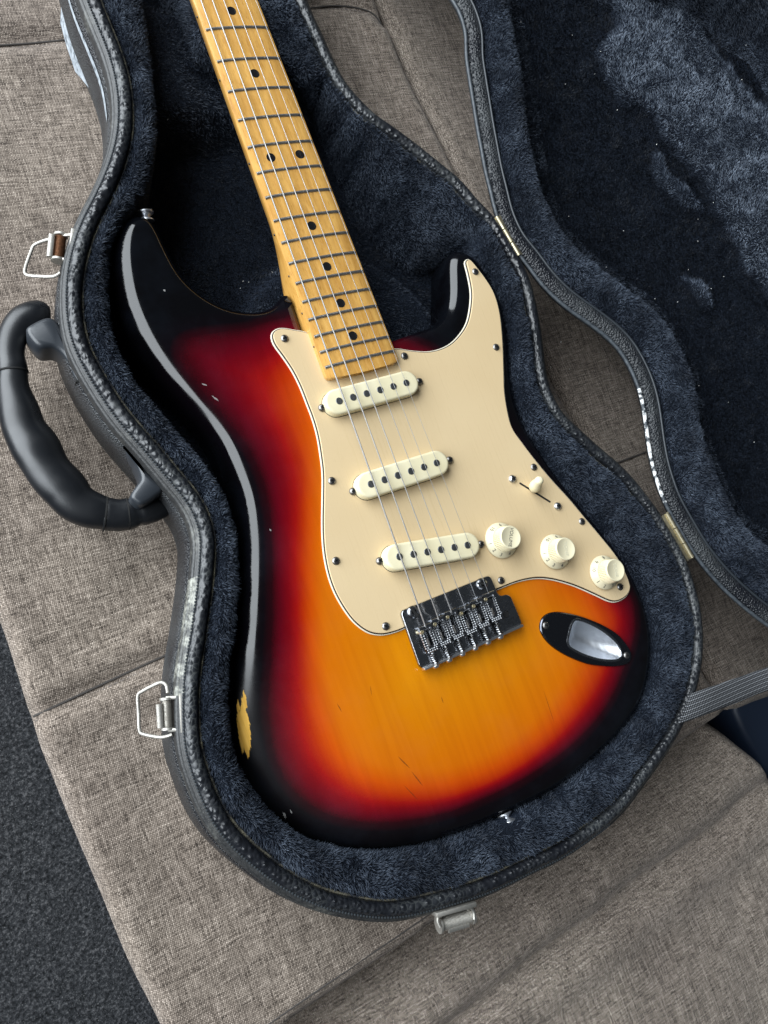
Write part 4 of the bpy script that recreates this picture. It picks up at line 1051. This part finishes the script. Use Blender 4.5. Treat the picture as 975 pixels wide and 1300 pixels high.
for k, x in enumerate(xs):
    se = bpy.data.objects.new('saddle', None); col.objects.link(se); se.parent = gt
    y1 = comp[k]+.5; y0 = -18.0+comp[k]*.5; zt = 11.2
    # plate with central slot (two rails, rear bar, bent-up front nose)
    mb = MB()
    for s in (-1, 1): mb.box((x+s*3.55, (y0+y1)/2, zt-.6), (2.7, y1-y0, 1.2), 0, .3)
    mb.box((x, y0+2.0, zt-.6), (9.8, 4.0, 1.15), 0, .3)
    mb.box((x, y0+.5, zt-3.0), (9.8, 1.2, 5.6), 0, .3)
    P = [(x-4.9, y1-3.0), (x+4.9, y1-3.0)]
    mb.tube([(x-4.9, y1-1.0, zt+.3), (x+4.9, y1-1.0, zt+.3)], 1.8, 14)
    mb.box((x, y1-.2, zt-2.6), (9.8, 1.3, 5.0), 0, .3)
    mb.build('saddle_body', sadm, se)
    mb = MB()
    for s in (-1, 1):
        for r_ in range(9): mb.ball((x+s*2.6, y0+3.2+r_*1.62, zt+.15), .58, 8, 5)
        for r_ in range(9): mb.ball((x+s*4.4, y0+3.2+r_*1.62, zt+.15), .58, 8, 5)
    for c_x in range(-2, 3):
        for r_ in range(2): mb.ball((x+c_x*1.7, y0+.4+r_*1.5, zt+.15), .58, 8, 5)
    o = mb.build('bead_rows', M['bead'], se); o['kind'] = 'stuff'
    for s in (-1, 1):
        mb = MB(); mb.lathe([(1.45, zt-7.5), (1.45, zt+1.6+.5*(s > 0)), (1.2, zt+2.0+.5*(s > 0)), (.7, zt+2.0+.5*(s > 0)), (.6, zt+1.2)], (x+s*3.5, y1-3.0, 0), 12); mb.build('height_screw', M['brass'] if s < 0 else M['chrome'], se)
    mb = MB(); mb.tube([(x, y0-10, ZB+5.0), (x, y0+9, ZB+5.6)], .95, 10); mb.build('intonation_screw', M['steel'], se)
    mb = MB(); L_ = (y0-.3)-(-27.0); P = []
    for i in range(60): t = i/59; a = t*2*math.pi*6; P.append((x+1.9*math.cos(a), -27.0+L_*t, ZB+5.2+1.9*math.sin(a)))
    mb.tube(P, .42, 6); mb.build('spring', M['chrome'], se)
    mb = MB(); mb.lathe([(2.5, 0), (2.5, .8), (2.0, 1.6), (.8, 1.9)], (x, -28.6, ZB+3.4), 16, Matrix.Rotation(R_(90), 3, 'X')); mb.build('screw_head', M['bead'], se)

# strings
rad = [.56, .46, .37, .24, .19, .15]
for k, x in enumerate(xs):
    xb = x; xn = -17.5+7*k; y1 = comp[k]+.3; mb = MB()
    zn = ZT+1.6; zb_ = ZST-(abs(x)/26.5)**2*.7+.3
    P = [(xb, y1-3.2, ZB+6.5), (xb, y1-2.0, zb_-1.2), (xb, y1-.9, zb_-.15)]
    for t in np.linspace(0, 1, 30): P.append((xb+(xn-xb)*t, y1+(655-y1)*t, zb_+(zn-sag(xn)-zb_)*t))
    mb.tube(P, rad[k], 8); mb.build('string', M['wound'] if k < 3 else M['string'], gt)

# knobs
def text_mesh(s, size, mt, name, parent, M4, depth=.06):
    cu = bpy.data.curves.new(name, 'FONT'); cu.body = s; cu.size = size; cu.align_x = 'CENTER'; cu.align_y = 'CENTER'; cu.extrude = depth
    o = bpy.data.objects.new(name, cu); col.objects.link(o)
    dg = bpy.context.evaluated_depsgraph_get(); me = bpy.data.meshes.new_from_object(o.evaluated_get(dg))
    bpy.data.objects.remove(o); bpy.data.curves.remove(cu)
    me.transform(M4); me.transform(Matrix.Scale(MM, 4)); me.update()
    me.materials.clear(); me.name = name
    return link(name, me, mt, parent, False)
knobs = [((56.74,32.01),'VOLUME',197,(646,668),(642.5,700),M['print']), ((96.51,10.34),'TONE',190,(714,686),(719,714),M['emboss']), ((131.0,-17.5),'TONE',230,(776,712),(781,738),M['emboss'])]
lab = ['volume', 'tone', 'tone']
for (kx, ky), word, a1, ta, tb, tm in knobs:
    e = bpy.data.objects.new('control_knob', None); col.objects.link(e); e.parent = gt
    mb = MB(); mb.lathe([(12.6, ZG+.7), (12.9, ZG+1.2), (12.7, ZG+1.9), (12.0, ZG+2.5), (9.7, ZG+4.6), (9.2, ZG+5.2)], (kx, ky, 0), 64); sk = mb.build('skirt', M['knob'], e, angle=50)
    mb = MB(); mb.lathe([(8.9, ZG+4.6), (8.85, ZG+5.3), (8.15, ZG+13.6)], (kx, ky, 0), 84, knurl=((0,1,2), -.085)); mb.build('knurled_grip', M['knob'], e, angle=20)
    mb = MB(); mb.lathe([(8.3, ZG+13.3), (8.3, ZG+14.0), (7.9, ZG+14.5), (7.3, ZG+14.55), (6.9, ZG+14.3)], (kx, ky, 0), 48); mb.build('knob_cap', M['knob'], e, angle=50)
    p, q = at(*ta, ZG+14.4), at(*tb, ZG+14.4); an = math.atan2(q[1]-p[1], q[0]-p[0])
    text_mesh(word, 3.6 if len(word) > 4 else 3.9, tm, 'knob_lettering', e, Matrix.Translation((kx, ky, ZG+14.32)) @ Matrix.Rotation(an, 4, 'Z'))
    c0 = at(638, 685, ZG+2)
    for n_ in range(1, 11):
        ia = R_(a1+33*(n_-1)); r0 = np.array([kx, ky, ZG+3])
        # image angle -> direction round the knob
        qc = (r0-CAM_C)@CAM_R.T; u0, v0 = 487.5+CAM_F*qc[0]/qc[2], 650+CAM_F*qc[1]/qc[2]
        pt = at(u0+20*math.cos(ia), v0-20*math.sin(ia), ZG+3); wa = math.atan2(pt[1]-ky, pt[0]-kx)
        tilt = math.atan2(2.1, 2.3)
        T4 = Matrix.Translation((kx, ky, 0)) @ Matrix.Rotation(wa+math.pi/2, 4, 'Z') @ Matrix.Translation((0, -10.95, ZG+3.62)) @ Matrix.Rotation(tilt, 4, 'X')
        text_mesh(str(n_), 3.7, M['print'], 'skirt_number', e, T4, .05)

# selector switch
p0, p1, pc = at(660.4,613.7,ZG), at(698,637,ZG), at(680,620,ZG)
sw = bpy.data.objects.new('selector_switch', None); col.objects.link(sw); sw.parent = gt
d = (p1-p0)[:2]; L_ = np.linalg.norm(d); ang = math.atan2(d[1], d[0]); mid = (p0+p1)/2
mb = MB(); mb.prism(stadium(p0[0], p0[1], p1[0], p1[1], .75), ZG-.1, ZG+.05); mb.lathe([(2.3, ZG-.1), (2.3, ZG+.06)], (pc[0], pc[1], 0), 20); mb.build('switch_slot', M['slot'], sw)
def toP(px, py, z): return Vector(at(px, py, z))
a = toP(677.5,620.5,ZG+.5); b = toP(685.5,608.5,ZG+17); dv = (b-a).normalized(); q = dv.to_track_quat('Z', 'Y').to_matrix(); Ls = (b-a).length
mb = MB(); mb.lathe([(1.6, 0), (1.6, 3)], tuple(a), 12, q); mb.build('lever', M['steel'], sw)
mb = MB(); mb.lathe([(3.7, 1.5), (4.4, 3), (4.5, 6), (4.0, 9), (3.1, Ls-4), (3.1, Ls-1.8), (2.6, Ls-.7), (1.4, Ls-.1), (.2, Ls)], tuple(a), 24, q); mb.build('switch_tip', M['cover'], sw, angle=60)
for s in ((650.8,607.8),(708.2,642.5)):
    p = at(*s, ZG+.8); screw('switch_screw', p[0], p[1], ZG+.1, 3.1, gt, m_metal('bright_screw', (.62,.62,.63), .2, .3, (.1,.1,.1), 1500), .75)

# jack plate
jk = bpy.data.objects.new('jack_plate', None); col.objects.link(jk); jk.parent = gt
JO = crs(pts([(685.8,797),(688,786),(695,779),(705,776.5),(718,777.5),(734,781),(750,786.5),(766,793.5),(782,803),(793,814),(801,827),(802,835),(797,842.5),(783,846),(765,845.6),(747,843),(729,836.5),(713,828.5),(699,818.5),(690,808)], 1.5), 1.5, True)
if area2(JO) < 0: JO = JO[::-1]
n1 = len(JO); JN = normals(JO, True, 2); JM = normals(JI, True, 2)
gi = JI+JM*1.6
V2 = [Vector(p) for p in (JO-JN*1.6)]+[Vector(p) for p in gi]; n2 = len(gi)
vs_, es_, fs_, *_ = delaunay_2d_cdt(V2, [(i, (i+1) % n1) for i in range(n1)]+[(n1+i, n1+(i+1) % n2) for i in range(n2)], [], 0, 1e-4)
vv = np.array([(v.x, v.y) for v in vs_]); fo = []
for f in fs_:
    c = vv[list(f)].mean(0)[None]
    if inside(c, JO)[0] and not inside(c, gi)[0]: fo.append(tuple(f))
fo = tri_up(vv, [f[:3] for f in fo])
V = [(x, y, 1.9) for x, y in vv]; F = list(fo)
def ring(P, z): 
    b = len(V); V.extend([(x, y, z) for x, y in P]); return list(range(b, b+len(P)))
def bridge_(A, B, flip=False):
    n_ = len(A)
    for i in range(n_): j = (i+1) % n_; F.append((A[i], B[i], B[j], A[j]) if not flip else (A[i], A[j], B[j], B[i]))
r0 = ring(JO-JN*1.6, 1.9); r1 = ring(JO-JN*.6, 1.6); r2 = ring(JO, .7); r3 = ring(JO, 0); bridge_(r0, r1); bridge_(r1, r2); bridge_(r2, r3)
obj('plate', V, F, m_metal('dark_chrome', (.12,.125,.145), .07, .25, (.02,.02,.025), 700), jk, True, angle=40)
V = []; F = []; cen = JI.mean(0)
rr = [(1.6, 1.9), (.9, 2.35), (.1, 2.2), (-.3, 1.2)]; prev = None
for ins, z in rr:
    cur = ring(JI+JM*ins, z)
    if prev: bridge_(prev, cur, True)
    prev = cur
obj('cup_rim', V, F, M['chrome'], jk, True)
V = []; F = []; prev = None; deep = at(735, 805, 0)[:2]
for t in np.linspace(0, 1, 9):
    c = cen*(1-t)+ (cen*.45+deep*.55)*t; P = c+(JI-JM*.3-cen)*(1-.97*t); P = P
    cur = ring(P, 1.2-12*math.sin(t*math.pi/2)); 
    if prev: bridge_(prev, cur, True)
    prev = cur
F.append(tuple(prev))
cupm = mat('socket_metal', (.88,.91,.96), .36, 1.0); T = NT(cupm); T.set('Normal', T.bump(T.noise(T.coord((1,.12,1),(0,0,R_(-62))), 170, 2, .5), .25, .0012))
obj('socket_cup', V, F, cupm, jk, True)
for s, rr_ in (((693.4,794),2.7),((796,832),2.6)):
    p = at(*s, 2.4); screw('jack_plate_screw', p[0], p[1], 1.9, rr_, gt)

# strap buttons
def button(x, y, z, d, tw):
    q = Vector(d).normalized().to_track_quat('Z', 'Y').to_matrix(); mb = MB()
    mb.lathe([(5.2, 0), (5.0, .9), (3.2, 2.2), (2.6, 2.6), (3.0, 3.6), (4.8, 4.8), (5.6, 5.4), (5.6, 6.2), (5.1, 6.7), (2.0, 6.8)], (x, y, z), 28, q); mb.build('strap_button', M['cup'], gt, angle=40)
p = at(184, 277, -13); button(p[0], p[1]-3, -12, (.14, 1, .15), 0)
p = at(642, 1036, -6); button(p[0], p[1]+1.5, -7, (-.05, -1, .3), 0)
